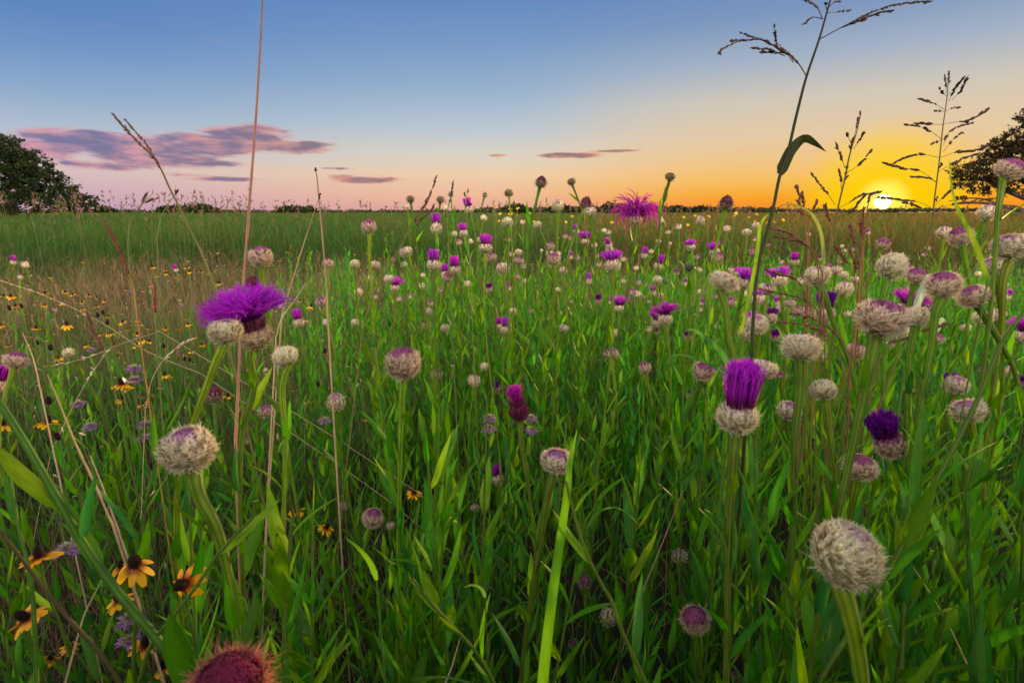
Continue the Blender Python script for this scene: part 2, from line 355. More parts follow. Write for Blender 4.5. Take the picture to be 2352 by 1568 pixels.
def head_mesh(kind, lod, var):
    """returns (bract mesh, petal mesh or None)"""
    key = (kind, lod, var)
    if key in MESH: return MESH[key]
    r = np.random.default_rng(abs(hash((ord(kind[0]), lod, var))) % 99991)
    b = MB(); pm = None
    if kind in KINDS: ball(b, kind, lod, r)
    if kind in 'toufqVOS':
        if kind not in 'OS': ball(b, 'b' if kind in 'tou' else 'p', lod, r)
        # maroon inner bracts between ball and florets
        filaments(b, (14, 50, 120)[lod], r, .30, .20, (0, .2), (.1, .45), (.35, .6), .07, NECK, (.16, .02, .07), 3)
        p = MB(); n = (34, 110, 330)[lod]; w = (.10, .055, .036)[lod]; lb = (0, 0, 3)[lod]
        if kind == 't': filaments(p, n, r, .30, .22, (0, .24), (-.22, .03), (.9, 1.2), w*1.3, PUR0, PUR1, 6, lb, .12)
        if kind == 'S': filaments(p, n//2, r, .17, .38, (0, .2), (-.35, .25), (.6, .85), w*1.5, (.16, .01, .12), (.40, .015, .36), 6, lb, .1)
        if kind == 'q': filaments(p, n, r, .22, .25, (0, .22), (-.1, .02), (.7, .95), w*1.3, PUR0, (.26, .01, .3), 6, lb, .1)
        if kind == 'V': filaments(p, n, r, .30, .2, (0, .35), (.0, .22), (.65, .85), w*1.3, (.05, .004, .07), (.15, .006, .28), 6, lb, .12)
        if kind == 'u': filaments(p, n, r, .30, .22, (0, .45), (.15, .95), (.7, .95), w*1.1, PUR0, (.40, .035, .62), 6, lb, .15)
        if kind == 'o':
            filaments(p, n, r, .30, .42, (0, .4), (.0, 1.2), (.95, 1.35), w, (.12, .008, .15), PUR1, 6, lb, .2)
            filaments(p, n//2, r, .3, .45, (.45, .8), (.8, 1.4), (1.0, 1.3), w, (.12, .008, .15), (.38, .018, .50), 6, lb, .15)
        if kind == 'O':
            NB = MB(); th_ = np.linspace(0, 1, 6)
            tube(b, np.stack([0*th_, 0*th_, .18+.55*th_], 1), np.interp(th_, [0, .4, 1], [.36, .27, .36]), (.12, .015, .05), 20)
            filaments(b, 150, r, .36, .22, (.05, .5), (-.2, .35), (.4, .62), .05, (.10, .01, .04), (.24, .05, .10), 4)
            filaments(b, 110, r, .38, .40, (.05, .4), (-.1, .3), (.3, .45), .04, (.14, .02, .07), (.40, .14, .32), 4)
            filaments(p, n, r, .34, .70, (0, .5), (.0, 1.15), (.75, 1.1), w, (.12, .008, .15), PUR1, 6, lb, .2)
            filaments(p, n, r, .36, .70, (.5, 1.0), (.7, 1.45), (.9, 1.2), w, (.12, .008, .15), (.38, .018, .50), 6, lb, .15)
        if kind == 'f':
            filaments(p, int(n*1.6), r, .35, .25, (-.2, .6), (1.5, 3.0), (1.9, 3.0), w*1.3, (.12, .01, .16), (.38, .012, .34), 9, lb, .4)
            filaments(p, n, r, .35, .25, (0, .9), (.2, 2.0), (1.0, 1.8), w*1.3, (.10, .01, .16), (.38, .02, .5), 9, lb, .5)
            filaments(p, n//3, r, .5, .3, (0, .5), (-2.5, 4.5), (1.3, 2.2), w*.9, (.10, .01, .06), (.12, .01, .07), 10, 0, 1.2)
        pm = p.mesh('florets', M_petal)
    MESH[key] = (b.mesh('bracts', M_bud), pm); return MESH[key]

LEAFC = [(.062, .24, .006), (.08, .27, .006), (.045, .19, .008), (.11, .29, .005), (.035, .17, .03)]
LEAF = []
for i in range(10):
    m_ = MB(); leaves(m_, np.zeros((1, 3)), np.array([[0, 0, 1.]]), np.array([[0, 1., 0]]), np.ones(1), np.array([.15+.02*(i % 4)]), np.array([(-.1, .12, .3, .05, -.25, .2, .4, 0, -.05, .15)[i]]), np.array(LEAFC[i % 5]), 8)
    LEAF.append(m_.mesh('leaf', M_leaf))
def frame(p, D, O, s):
    D = D/np.linalg.norm(D); S = np.cross(D, O); S /= max(np.linalg.norm(S), 1e-6); U = np.cross(S, D)
    # local X=side, Y=out, Z=dir
    m = Matrix(((*[S[0]*-s, U[0]*s, D[0]*s], p[0]), (*[S[1]*-s, U[1]*s, D[1]*s], p[1]), (*[S[2]*-s, U[2]*s, D[2]*s], p[2]), (0, 0, 0, 1)))
    return m
SZ = {'w': .026, 'b': .033, 'p': .034, 'd': .028, 'c': .033, 't': .033, 'q': .036, 'V': .036, 'u': .033, 'o': .034, 'f': .040, 'g': .026, 's': .036, 'x': .042, 'W': .042, 'O': .036, 'S': .036}
HEADS = []      # bookkeeping for labels
DISC = []       # where flower heads stand, so that no leaf or blade grows through the sight of them
LATER = []
def proj(Pw):
    q = np.asarray(Pw, float)-np.array([0, 0, H]); dz = q[..., 1]*cp-q[..., 2]*sp; up = q[..., 1]*sp+q[..., 2]*cp
    dz = np.maximum(dz, 1e-3); return CX+FPX*q[..., 0]/dz, CY-FPX*up/dz, dz
def clear(Pw, k=.55):
    """Pw (n,s,3): True where none of the s points stands in front of a flower head"""
    x, y, dz = proj(Pw); ok = np.ones(len(x), bool)
    for (hx, hy, hr, hd) in DISC:
        m_ = (np.abs(x-hx) < hr*k+2) & (np.abs(y-hy) < hr*k+2) & (dz < hd-.015)
        ok &= ~m_.any(1)
    return ok
def stem_leaves(*a): LATER.append(a)
def grow_leaves(P, Rr, d, root, org, lf, r, near):
    """lance leaves up a stem path P (world), top first"""
    seg = np.linalg.norm(np.diff(P, axis=0), axis=1); cum = np.concatenate([[0], np.cumsum(seg)]); tot = cum[-1]
    n = max(3, int((tot-.05)/lf)); ss = .055+(tot-.07)*(np.arange(n)+r.uniform(0, .5))/n
    ss = ss[ss < tot*.97]; n = len(ss)
    B = np.stack([np.interp(ss, cum, P[:, k]) for k in range(3)], 1)
    up = nrm(np.stack([np.interp(np.maximum(ss-.02, 0), cum, P[:, k]) for k in range(3)], 1)-B+np.array([0, 0, 1e-4]))
    a = r.uniform(0, 6.28)+np.arange(n)*2.4; out = np.stack([np.cos(a), np.sin(a), 0*a], 1)
    D = nrm(up+out*r.uniform(.25, .62, (n, 1))); ln = np.clip(.038+.06*ss/max(tot, .3)+r.normal(0, .010, n), .026, .088)
    T_ = B[:, None]+nrm(D)[:, None]*(ln[:, None]*np.array([.0, .35, .65, 1.]))[..., None]; ok = clear(T_, .5) & (B[:, 2] > .04)
    B, D, out, ln = B[ok], D[ok], out[ok], ln[ok]; n = len(B)
    if n == 0: return
    if near:
        for i in range(min(n, 40)):
            inst('leaf', LEAF[int(r.integers(10))], root, frame(B[i]-org, D[i], out[i], float(ln[i])))
    else:
        mb = MB(); c = np.array(LEAFC)[r.integers(0, 5, n)]
        leaves(mb, B-org, D, out, ln, ln*r.uniform(.17, .26, n), r.uniform(-.2, .35, n), c, 5)
        mb.build('leaves', M_fol, root)
def basket_flower(x, y, w, kind, stem=None, size=None, tilt=None, lod=None, label=None, nleaf=None, foot=None, yaw=None):
    s = (size or SZ[kind])*random.uniform(.94, 1.06)
    if not size and w < 14: s *= .85
    d = s*FPX/w
    vz = ray(x, y)[2]
    if vz < 0: d = min(d, (H-.22)/-vz)
    s = d*w/FPX
    p = at(x, y, d); r = np.random.default_rng(int(x*13+y*7))
    if lod is None: lod = 2 if w > 42 else 1 if w > 17 else 0
    # stem path in the world, top first
    zmid = p[2]
    ax = np.array([r.normal(0, .19), r.normal(0, .19), 1.]) if tilt is None else np.array([tilt[0], tilt[1], 1.])
    ax /= np.linalg.norm(ax)
    joint = p-ax*s*.36*KINDS.get(kind, (0, .85))[1]
    pts = [joint]
    if stem:
        for q in stem: pts.append(at(q[0], q[1], q[2] if len(q) > 2 else d))
        last = pts[-1]; dv = last-pts[-2]; dv = dv/max(abs(dv[2]), .02)
        ft = last+np.array([dv[0]*.25, dv[1]*.25, 0])*min(last[2], .5); ft[2] = 0
        if last[2] > .06: pts.append((last+ft)/2+np.array([dv[0], dv[1], 0])*.03); pts.append(ft)
    else:
        pts.append(joint-ax*min(.1, zmid*.2))
        off = np.array([r.normal(-.02*np.sign(x-CX), .045), r.normal(0, .05)]) if foot is None else np.array(foot)
        m = pts[-1]*.5; m[:2] = pts[-1][:2]+off*.55+r.normal(0, .012, 2); pts.append(m); pts.append(np.array([pts[1][0]+off[0], pts[1][1]+off[1], 0]))
    P = smooth_path(pts, 5 if lod else 3); org = P[-1].copy(); org[2] = 0
    root = empty('basket_flower', org)
    cum = np.concatenate([[0], np.cumsum(np.linalg.norm(np.diff(P, axis=0), axis=1))])
    R = np.interp(cum, [0, .02, .09, .25, 1.], [s*.16, s*.125, s*.085, max(s*.07, .0019), .003])
    R = np.maximum(R, d*.00045)
    mb = MB(); g = np.array([(.09, .20, .008), (.12, .23, .008), (.08, .17, .01)][int(r.integers(3))])
    tube(mb, P-org, R, g, 12 if lod == 2 else 8 if lod == 1 else 5, .10 if lod == 2 else 0)
    mb.build('stem', M_stem, root)
    b, pm = head_mesh(kind, lod, int(r.integers(5)))
    th = r.uniform(0, 6.28) if yaw is None else yaw
    mw = frame(p-org, ax, np.array([math.cos(th), math.sin(th), .01]), s*.92)
    mw = mw @ Matrix.Diagonal((r.uniform(.94, 1.06), r.uniform(.94, 1.06), r.uniform(.88, 1.12), 1))
    hd = inst('flower_head', b, root, mw)
    if pm: inst('florets', pm, hd)
    near = d < 1.15
    stem_leaves(P, R, d, root, org, nleaf or (.026 if near else .032), r, near)
    DISC.append((x, y, w, d))
    if kind in 'tquVofOS': DISC.append((x, y-w*.8, w*(1.1 if kind in 'ofO' else .9), d))
    HEADS.append([root, x, y, w, kind, label, d]); return root

def T(ox, oy, rows, **k):
    for row in rows:
        x, y, w, kd = row[:4]; kw = dict(row[4]) if len(row) > 4 else {}
        basket_flower(ox+x*.33365, oy+y*.33365, w*.33365, kd, **kw)
OA = (0, 229.7); OB = (784.4, 344.5); OC = (1568.7, 229.7); OD = (0, 574.2); OE = (0, 1045.); OF = (784.4, 689.); OG = (1568.7, 574.2); OH = (784.4, 1045.); OI = (1568.7, 1045.); OJ = (1568.7, 0.)
# ------------------------------------------------------------------ the basket flowers seen one by one
T(*OB, [
 (188,530,100,'p'),(475,343,60,'d'),(455,395,38,'w'),(680,345,56,'d'),(752,308,42,'d'),(715,402,36,'w'),(985,312,40,'d'),(1152,300,60,'d'),
 (1372,225,84,'c',{'label':'tall pointed dark bud standing highest against the sky in mid picture'}),(1583,222,58,'d'),(2262,190,70,'d'),(878,412,70,'t',{'label':'squat purple-topped flower rising across the skyline'}),(653,542,78,'t'),(980,470,50,'w'),(1142,497,76,'w'),(1247,502,40,'w'),
 (1349,518,58,'w'),(1490,385,86,'b'),(1683,372,88,'c'),(1712,428,88,'b'),(843,580,62,'t'),(776,580,46,'w'),(808,636,50,'p'),(886,632,42,'w'),(950,620,36,'w'),
 (992,680,90,'t'),(1145,618,38,'p'),(636,795,98,'t',{'label':'tall violet tuft on a broad cream base above the flat grass'}),(443,704,86,'b'),(92,788,72,'w'),(230,795,72,'b'),(357,752,28,'p'),(780,828,80,'t'),(728,880,76,'p'),
 (715,862,56,'t'),(1028,742,82,'p'),(1110,820,92,'b'),(1217,706,56,'b'),(1170,720,40,'b'),(1220,765,72,'p'),(1255,802,44,'b'),(1207,875,58,'p'),(1262,905,44,'w'),(1143,958,50,'t'),
 (868,925,50,'w'),(328,890,66,'b'),(367,950,62,'o',{'label':'open purple flower half hidden behind a round cream bud'}),(397,1027,40,'b'),(118,980,56,'b'),(475,1015,32,'u'),(686,960,46,'p'),(620,1060,54,'p'),(592,1115,60,'b'),(587,1205,64,'q'),
 (713,1225,56,'b'),(90,1190,58,'w'),(568,1040,22,'t'),(1083,1215,56,'t'),(1130,1245,82,'t'),(981,1490,60,'w'),(1855,1405,105,'p'),(2090,1500,86,'p'),(655,1545,76,'p'),(1433,665,70,'p'),
 (1462,755,92,'p'),(1432,715,56,'b'),(1525,830,54,'b'),(1487,605,26,'p'),(1540,595,36,'p'),(1574,608,30,'p'),(1617,562,44,'t'),(1677,632,58,'o'),(1743,658,42,'b'),(1757,733,36,'p'),
 (1575,740,44,'t'),(1625,742,32,'p'),(1808,557,34,'w'),(1837,570,40,'b'),(1842,660,50,'t'),(1845,690,52,'b'),(1862,795,104,'u',{'label':'flared violet brush on a tall cream base below the skyline'}),(1495,715,34,'b'),
 (2028,485,88,'f',{'label':'ragged magenta flower with drooping curled petals on the skyline','size':.040,'foot':(-.09,.02)}),
 (2203,490,34,'w'),(2318,533,46,'b'),(2248,570,38,'b'),(2182,628,36,'b'),(2085,728,50,'t'),(2130,700,38,'b'),(2177,800,62,'t'),(1940,753,38,'b'),(2028,815,38,'b'),(2174,898,66,'w'),
 (2228,905,50,'g',{'label':'green scaly thistle bud beside a pale round bud'}),(1914,1095,74,'o'),(1852,1050,36,'t'),(2000,983,66,'p'),(2040,995,50,'b'),(2075,1010,36,'p'),(2147,985,44,'o'),(2185,1003,60,'b'),
 (2232,1170,98,'o',{'label':'shaggy fully open purple flower right of picture centre'}),(2160,1190,62,'o'),(2120,1235,50,'b'),(2178,1262,40,'q'),(1436,1165,40,'b'),(2115,1045,30,'b'),(1585,1045,28,'b'),(1782,1445,26,'b'),
 (420,1470,222,'p',{'label':'curly cream head with a maroon dome on a thick stem','stem':[(922,960),(916,1200),(914,1560,)],'tilt':(0,-.06),'size':.038}),
])
T(*OF, [(655,518,78,'p'),(915,558,85,'b'),(962,630,44,'b'),(1068,612,64,'V'),(1222,765,155,'S',{'tilt':(-.22,-.05),'label':'maroon scaly ball with a slanted purple tuft','stem':[(1196,1000),(1208,1080),(1222,1180)]}),
 (1475,1110,200,'b',{'label':'flattened pink-topped cream head left of the broad bright blade','stem':[(1262,1120),(1240,1250),(1215,1400)],'tilt':(.05,-.12)}),(1075,1238,84,'t'),(215,1500,130,'p'),(918,1430,60,'b'),(337,1555,60,'b'),(18,1415,60,'b')])
T(*OH, [(2330,700,100,'b'),(1665,870,110,'p',{'stem':[(1350,1365),(1365,1400),(1380,1470)]}),(1838,1115,125,'w',{'size':.032}),(1595,1300,72,'p',{'size':.024}),(1268,1395,40,'b',{'size':.018})])
T(*OI, [(1120,680,450,'W',{'label':'largest pale cream flower head near the lower right corner','size':.042,'tilt':(.28,-.38),'stem':[(1950,1400),(1968,1480),(1985,1600)],'lod':2}),
 (85,1130,190,'p',{'label':'spiny cream head with bright purple cap beside dark undergrowth','size':.034}),(362,1525,70,'p',{'size':.024}),(1225,85,200,'p')])
T(*OG, [(42,115,75,'g',{'label':'green scaly thistle bud behind the slanted sunlit blade'}),(235,55,80,'p'),(275,215,175,'b',{'label':'round bristly head with golden-edged stem left of the tall green stalk','stem':[(1665,700),(1672,760),(1690,840)]}),(12,235,36,'t'),(425,225,100,'u'),(372,160,36,'t'),(330,140,40,'b'),(768,85,60,'t'),(680,85,36,'b'),
 (665,215,108,'u',{'label':'wide flat-topped magenta brush left of the drooping grass heads'}),(1005,130,30,'t'),(1055,140,70,'b'),(920,180,155,'b',{'label':'tilted cream head on a bent stem crossing the purple crowd','stem':[(1880,655),(1912,735),(1950,830),(1965,890)],'tilt':(-.12,-.1)}),(1105,175,65,'b'),(1187,205,60,'b'),(805,215,50,'b'),(1108,270,105,'b'),
 (1440,120,170,'w',{'label':'creamy rounded head directly below the setting sun','stem':[(2035,655),(2025,700),(2030,800)],'size':.036}),(1558,130,60,'p'),(1610,180,128,'p'),(1800,240,210,'p',{'label':'plum-capped woolly head with dark stem right of the sunrays','stem':[(2158,690),(2140,790),(2120,900)],'size':.036}),
 (1995,320,170,'p'),(2140,115,140,'b'),(590,275,90,'p'),(545,250,50,'b'),(370,260,50,'p'),(330,360,70,'p'),(235,320,60,'p'),(500,345,80,'u'),(545,350,80,'b'),(605,470,85,'V'),(665,410,75,'b'),(735,370,70,'p'),
 (650,370,40,'t'),(680,320,40,'b'),(790,415,65,'p'),(845,425,86,'p'),(975,440,130,'V',{'label':'dark purple brush half hidden behind a bent green stem'}),(1135,440,50,'b'),(765,472,36,'b'),(440,575,120,'t',{'label':'purple brush leaning left behind a round bristly bud','tilt':(.15,0)}),(512,515,130,'b'),
 (640,595,62,'V'),(925,665,80,'t'),(810,670,240,'b',{'label':'cream head with outspread spines above the tall purple brush','stem':[(1838,860),(1825,1000),(1822,1200)],'size':.037}),(1185,700,130,'p'),
 (1370,470,300,'p',{'label':'plump mauve head on a thick pale green stem','stem':[(2005,800),(1985,900),(1955,1040),(1920,1200)],'size':.041}),
 (1530,420,120,'o'),(1595,465,175,'b',{'stem':[(2095,780),(2085,900),(2080,1000)]}),(1690,390,95,'p'),(1520,560,70,'b'),(1420,650,70,'p'),(1760,610,70,'p'),(1945,535,65,'b'),(2060,470,110,'b'),(2160,450,100,'b'),(2335,600,95,'o',{'size':.034}),
 (560,820,165,'b'),(675,865,80,'p'),(140,835,140,'p'),(30,600,60,'V'),(25,1005,55,'b'),(970,965,170,'w',{'label':'white spiny ball between two tall stems right of the purple brush','size':.030}),
 (380,1150,262,'t',{'label':'tall upright purple brush flower on a thick stem','stem':[(1688,1010),(1680,1130),(1672,1330),(1668,1540)],'tilt':(0,-.05),'size':.037}),
 (735,1110,150,'b'),(1420,1330,200,'V',{'label':'dark violet crowned head low on the right side','size':.036}),(1890,930,138,'b'),(1850,930,110,'V'),(1960,1105,185,'b'),(2250,840,80,'b'),(2345,920,60,'V'),
 (115,290,40,'w'),(130,370,30,'t'),(115,412,42,'b'),(90,445,34,'b'),(235,528,44,'b'),(1590,965,45,'b'),(955,740,60,'b'),(2050,830,36,'u')])
T(*OC, [(1375,990,90,'p'),(297,715,100,'c'),(122,830,60,'b'),(302,890,48,'b'),(440,912,56,'b'),(503,868,52,'b'),(475,1045,46,'p'),(55,1015,58,'u'),(218,1050,70,'u'),(1800,915,95,'b'),(1910,940,138,'p'),
 (2250,475,172,'p',{'label':'mauve-capped head standing in front of the right tree','stem':[(2295,470),(2288,560),(2275,720)],'size':.034}),
 (2260,1010,215,'b',{'label':'big woolly cream head at the right picture edge','stem':[(2310,620),(2300,760),(2280,900)],'size':.040}),(2095,780,115,'b')])
T(*OD, [(1755,612,205,'O',{'label':'huge open purple flower with sweeping petals left of centre','stem':[(580,800),(584,880),(556,1000),(553,1200)],'tilt':(-.16,-.05),'size':.036}),
 (1545,570,215,'b',{'label':'cream head nestled under the huge open purple flower','stem':[(510,800),(470,900),(440,980)],'size':.034}),(1790,50,150,'p'),(1740,232,100,'s'),(2260,95,78,'p'),(2215,360,76,'p'),(2055,505,76,'t'),
 (1965,740,170,'w',{'label':'pale round ball right of the huge open purple flower','stem':[(655,860),(655,1000),(650,1300)]}),(1905,680,50,'p'),(2245,500,50,'w'),(1930,390,40,'w'),(1475,1000,115,'c'),(1835,1110,100,'p'),
 (1295,1370,355,'b',{'label':'big cream head with a purple crown at lower left','stem':[(455,1130),(495,1210),(520,1300),(548,1500)],'size':.042,'tilt':(-.05,-.2)}),
 (110,760,130,'p'),(470,710,75,'w'),(175,105,48,'b'),(92,88,38,'t'),(138,190,36,'b'),(2315,1050,122,'b'),(-20,935,120,'t',{'size':.030,'label':'purple-tufted flower cut off by the left picture edge'}),
 (1212,140,34,'t'),(1830,828,36,'w'),(378,410,30,'p'),(1700,1320,44,'b')])
T(*OE, [(1570,1585,420,'x',{'label':'blurred maroon head with orange spines at the bottom edge','size':.040,'tilt':(.1,-.25)})])

r = np.random.default_rng(404)      # the many small heads crowding the middle distance
for k_ in range(95):
    x = r.uniform(820, 2340); y = 545+250*r.beta(1.6, 2.6)-(x > 1500)*r.uniform(0, 20); w = (7.5+(y-540)*.055)*r.uniform(.8, 1.3)
    if any(abs(x-q[0]) < q[2]*.5+w*.5 and abs(y-q[1]) < q[2]*.5+w*.5 for q in DISC): continue
    basket_flower(x, y, w, 'wbbbpptwbpptV'[int(r.integers(13))])

# labels that single out each remaining flower by its look and the nearest named neighbour
SHORT = {}
LM = [(555,700,'huge open purple flower'),(435,1035,'big purple-crowned cream head'),(925,835,'maroon-domed curly head'),(1190,940,'maroon ball with slanted tuft'),(1465,490,'ragged magenta skyline flower'),
 (1700,920,'tall upright purple brush'),(1530,715,'shaggy open flower near centre'),(1945,1270,'largest pale head'),(2025,730,'plump mauve head'),(2027,472,'setting sun'),(1240,415,'tall pointed skyline bud'),
 (1278,1060,'flattened pink-topped head'),(420,1335,'front-facing yellow coneflower'),(80,430,'dark left tree'),(2045,990,'dark violet crowned head'),(1600,1420,'purple-capped spiny head'),(1410,585,'flared violet brush'),(997,590,'tall violet tuft')]
ORD = ['nearest', 'second', 'third', 'fourth', 'fifth', 'sixth', 'seventh', 'eighth', 'ninth', 'tenth', 'eleventh', 'twelfth', 'thirteenth', 'fourteenth', 'fifteenth', 'sixteenth', 'seventeenth', 'eighteenth', 'nineteenth', 'twentieth', 'twenty-first', 'twenty-second', 'twenty-third', 'twenty-fourth', 'twenty-fifth', 'twenty-sixth', 'twenty-seventh', 'twenty-eighth']
def direction(dx, dy):
    a = math.degrees(math.atan2(-dy, dx)) % 360
    return ['right of', 'above right of', 'above', 'above left of', 'left of', 'below left of', 'below', 'below right of'][int((a+22.5)//45) % 8]
def autolabel(items, used=None):
    """items: [root, x, y, look]"""
    g = {}
    for it in items:
        lm = min(LM, key=lambda l: (l[0]-it[1])**2+(l[1]-it[2])**2+1e6*((l[0]-it[1])**2+(l[1]-it[2])**2 < 300))
        k = (it[3], direction(it[1]-lm[0], it[2]-lm[1]), lm[2]); g.setdefault(k, []).append(((lm[0]-it[1])**2+(lm[1]-it[2])**2, it))
    for (look, dr, nm), l in g.items():
        l.sort(key=lambda a: a[0])
        for i, (_, it) in enumerate(l):
            it[0]['label'] = f"{look}, {ORD[min(i, 27)]} {dr} the {nm}" if len(l) > 1 else f"{look}, {dr} the {nm}"
LOOK = {'w': 'round cream bud', 'b': 'cream mauve-topped bud', 'p': 'dusky purple-capped bud', 'd': 'brown skyline bud', 'c': 'pointed maroon bud', 't': 'purple brush flower', 'q': 'slender purple brush flower',
        'V': 'dark violet brush flower', 'u': 'flared violet flower', 'o': 'open purple flower', 'g': 'green bud', 's': 'maroon scaly bud', 'x': 'spiny maroon head', 'W': 'pale head', 'O': 'open flower', 'S': 'maroon tufted head', 'f': 'ragged flower'}
its = []
for root, x, y, w, kind, label, d in HEADS:
    tag(root, None, 'flower', 'basket flowers standing in the meadow')
    if label: root['label'] = label
    else:
        sz = 'tiny ' if w < 14 else 'small ' if w < 24 else 'large ' if w > 45 else ''
        its.append([root, x, y, sz+LOOK[kind]])
autolabel(its)

# ------------------------------------------------------------------ yellow coneflowers
def petal_ring(mb, n, r0, L_, w, droop, c_in, c_out, r, notch=True, lod=1):
    t = np.linspace(0, 1, 5)
    a = np.arange(n)/n*6.283+r.normal(0, .1, n)
    out = np.stack([np.cos(a), np.sin(a), 0*a], 1); sd = np.stack([-np.sin(a), np.cos(a), 0*a], 1)
    dr = droop+r.normal(0, .15, n); ln = L_*r.uniform(.85, 1.1, n)
    P = out[:, None]*(r0+ln[:, None]*t*np.cos(dr)[:, None]**.6)[..., None]
    P[..., 2] = -(ln[:, None]*np.sin(dr)[:, None]*(t**1.4))
    W = w*np.array([.45, .85, 1.05, .95, .45])[None]*r.uniform(.85, 1.15, (n, 1))
    tw = r.normal(0, .35, n); side = nrm(sd*np.cos(tw)[:, None]+np.array([0, 0, 1.])*np.sin(tw)[:, None])
    C = np.array(c_in)[None, None]*(1-np.clip(t*4-.7, 0, 1))[None, :, None]+np.array(c_out)[None, None]*np.clip(t*4-.7, 0, 1)[None, :, None]
    ribbons(mb, P, W, side[:, None], np.broadcast_to(C, (n, 5, 3)))
CM = {}
def cone_mesh(v, lod):
    if ('c', v, lod) not in CM:
        r = np.random.default_rng(v+50); m = MB()
        ellip(m, (0, 0, .14), (.125, .125, .21), (.018, .008, .006), 12, 8)
        if lod:
            n = 160; i = np.arange(n)+.5; th = np.arccos(1-1.5*i/n); ph = i*2.4
            Nn = np.stack([np.sin(th)*np.cos(ph), np.sin(th)*np.sin(ph), np.cos(th)], 1); P0 = Nn*np.array([.125, .125, .21])+np.array([0, 0, .14])
            P = np.stack([P0, P0+Nn*.03], 1); ribbons(m, P, np.tile([.022, .006], (n, 1)), nrm(np.cross(Nn, np.array([0, .1, 1.])))[:, None], np.array([.035, .015, .008]))
        CM[('c', v, lod)] = m.mesh('cone', M_bud)
        p = MB(); petal_ring(p, (10, 9, 12, 8)[v % 4], .09, .42, .19, (.35, .6, .2, .8)[v % 4], (.22, .015, .01), (.86, .47, .010), r)
        CM[('p', v, lod)] = p.mesh('petals', M_yel)
    return CM[('c', v, lod)], CM[('p', v, lod)]
CONES = []
def coneflower(x, y, w, petals=True, tilt=None, label=None, far=False, size=None):
    r = np.random.default_rng(int(x*3+y*17)); s = (size or .042)*random.uniform(.92, 1.08)
    d = s*FPX/w; vz = ray(x, y)[2]
    if vz < 0: d = min(d, (H-.18)/-vz)
    s = d*w/FPX; p = at(x, y, d); off = r.normal(0, .05, 2)
    pts = [p, p-np.array([0, 0, .06]), np.array([p[0]+off[0]*.5, p[1]+off[1]*.5, p[2]*.5]), np.array([p[0]+off[0], p[1]+off[1], 0])]
    org = pts[-1]; root = empty('yellow_coneflower', org); mb = MB(); P = smooth_path(pts, 4)
    tube(mb, P-org, max(.0011, d*.0005), (.10, .19, .04), 6); mb.build('stem', M_stem, root)
    v = int(r.integers(4)); lod = 1 if w > 22 else 0; c, pm = cone_mesh(v, lod)
    ax = np.array([r.normal(0, .12), r.normal(0, .12), 1.]) if tilt is None else np.array(tilt, float); th = r.uniform(0, 6.28)
    mw = frame(p-org, ax, np.array([math.cos(th), math.sin(th), .02]), s)
    inst('cone', c, root, mw)
    if petals: inst('petals', pm, root, mw)
    if w > 20: stem_leaves(P, None, d, root, org, .06, r, False)
    DISC.append((x, y-w*.1, w, d))
    CONES.append([root, x, y, w, petals, label]); return root
for (x, y, w) in [(25,318,50),(75,320,60),(118,320,50),(310,300,60),(448,292,50),(502,308,46),(612,315,46),(425,372,40),(565,362,40),(255,372,44),(308,382,44),(343,375,34),(105,388,55),(720,350,36),(665,388,40),(740,458,44),(250,540,70),(460,515,85),
 (375,572,34),(845,500,56),(945,485,54),(955,515,50),(1018,540,44),(945,580,56),(968,625,68),(945,660,70),(755,578,64),(700,580,56),(685,622,44),(780,655,44),(595,655,52),(828,705,34),(1390,652,50),(1322,700,60),(1328,780,44),(400,745,70),
 (58,660,50),(860,765,40),(312,790,50),(1135,860,75),(1570,1005,74),(1880,935,50),(2030,965,50),(2135,1040,44),(2065,350,44),(2140,388,60),(2185,465,36),(2105,485,40),(2240,710,40),(2295,672,30),(1510,232,54),(1035,245,34),(1385,150,42),
 (1145,162,34),(1055,118,36),(1285,122,40),(1305,150,40),(1218,188,30),(1140,140,30),(1415,65,34),(1500,18,26),(1905,128,26),(1925,72,26),(1985,15,26),(1635,130,24),(1040,42,20),(880,955,80),(970,1010,64),(835,1030,80),(980,1060,80),
 (330,1190,150),(700,1340,40),(182,440,34),(205,595,44),(8,520,50),(655,622,40),(1175,418,26),(960,330,24)]:
    coneflower(OD[0]+x*.33365, OD[1]+y*.33365, w*.3336)
coneflower(280, 882, 46, label='yellow coneflower carrying a white flake below the lavender tiers')
coneflower(8, 975, 40, label='orange-yellow coneflower cut by the left picture edge')
for (x, y, w) in [(340,1055,58),(350,685,44),(1130,672,34),(405,1300,56),(2190,935,40),(2235,708,34),(1645,935,40),(740,512,34),(675,460,34),(710,440,30),(262,648,30),(68,410,34),(152,395,30),(1270,758,30),(1305,765,30)]:
    coneflower(OD[0]+x*.33365, OD[1]+y*.33365, w*.3336*2.6, petals=False)
for (x, y, w, tl, lb) in [(270,700,235,(-.1,.1,1),'yellow coneflower beside the pale horsemint, lower left'),(930,760,290,(.25,-.35,1),'large yellow coneflower tilted right at lower left'),(835,770,150,None,None),(1270,880,285,(0,-1.0,.45),'front-facing yellow coneflower with a full dark cone'),
 (820,1000,190,(-.2,-.15,1),None),(180,1120,250,(-.35,-.5,1),'yellow coneflower with long separate petals near the lower left corner'),(1000,1310,210,(.05,.1,1),'coneflower with two wide petals beside lavender horsemint tiers'),(480,1320,130,(.5,-.2,1),None),(345,1400,130,(.3,.2,1),None),
 (1115,1470,160,None,None),(2045,385,120,(0,-.1,1),None),(2245,500,125,(.6,-.2,1),None),(470,300,45,None,None)]:
    coneflower(OE[0]+x*.33365, OE[1]+y*.33365, w*.3336, tilt=tl, label=lb)
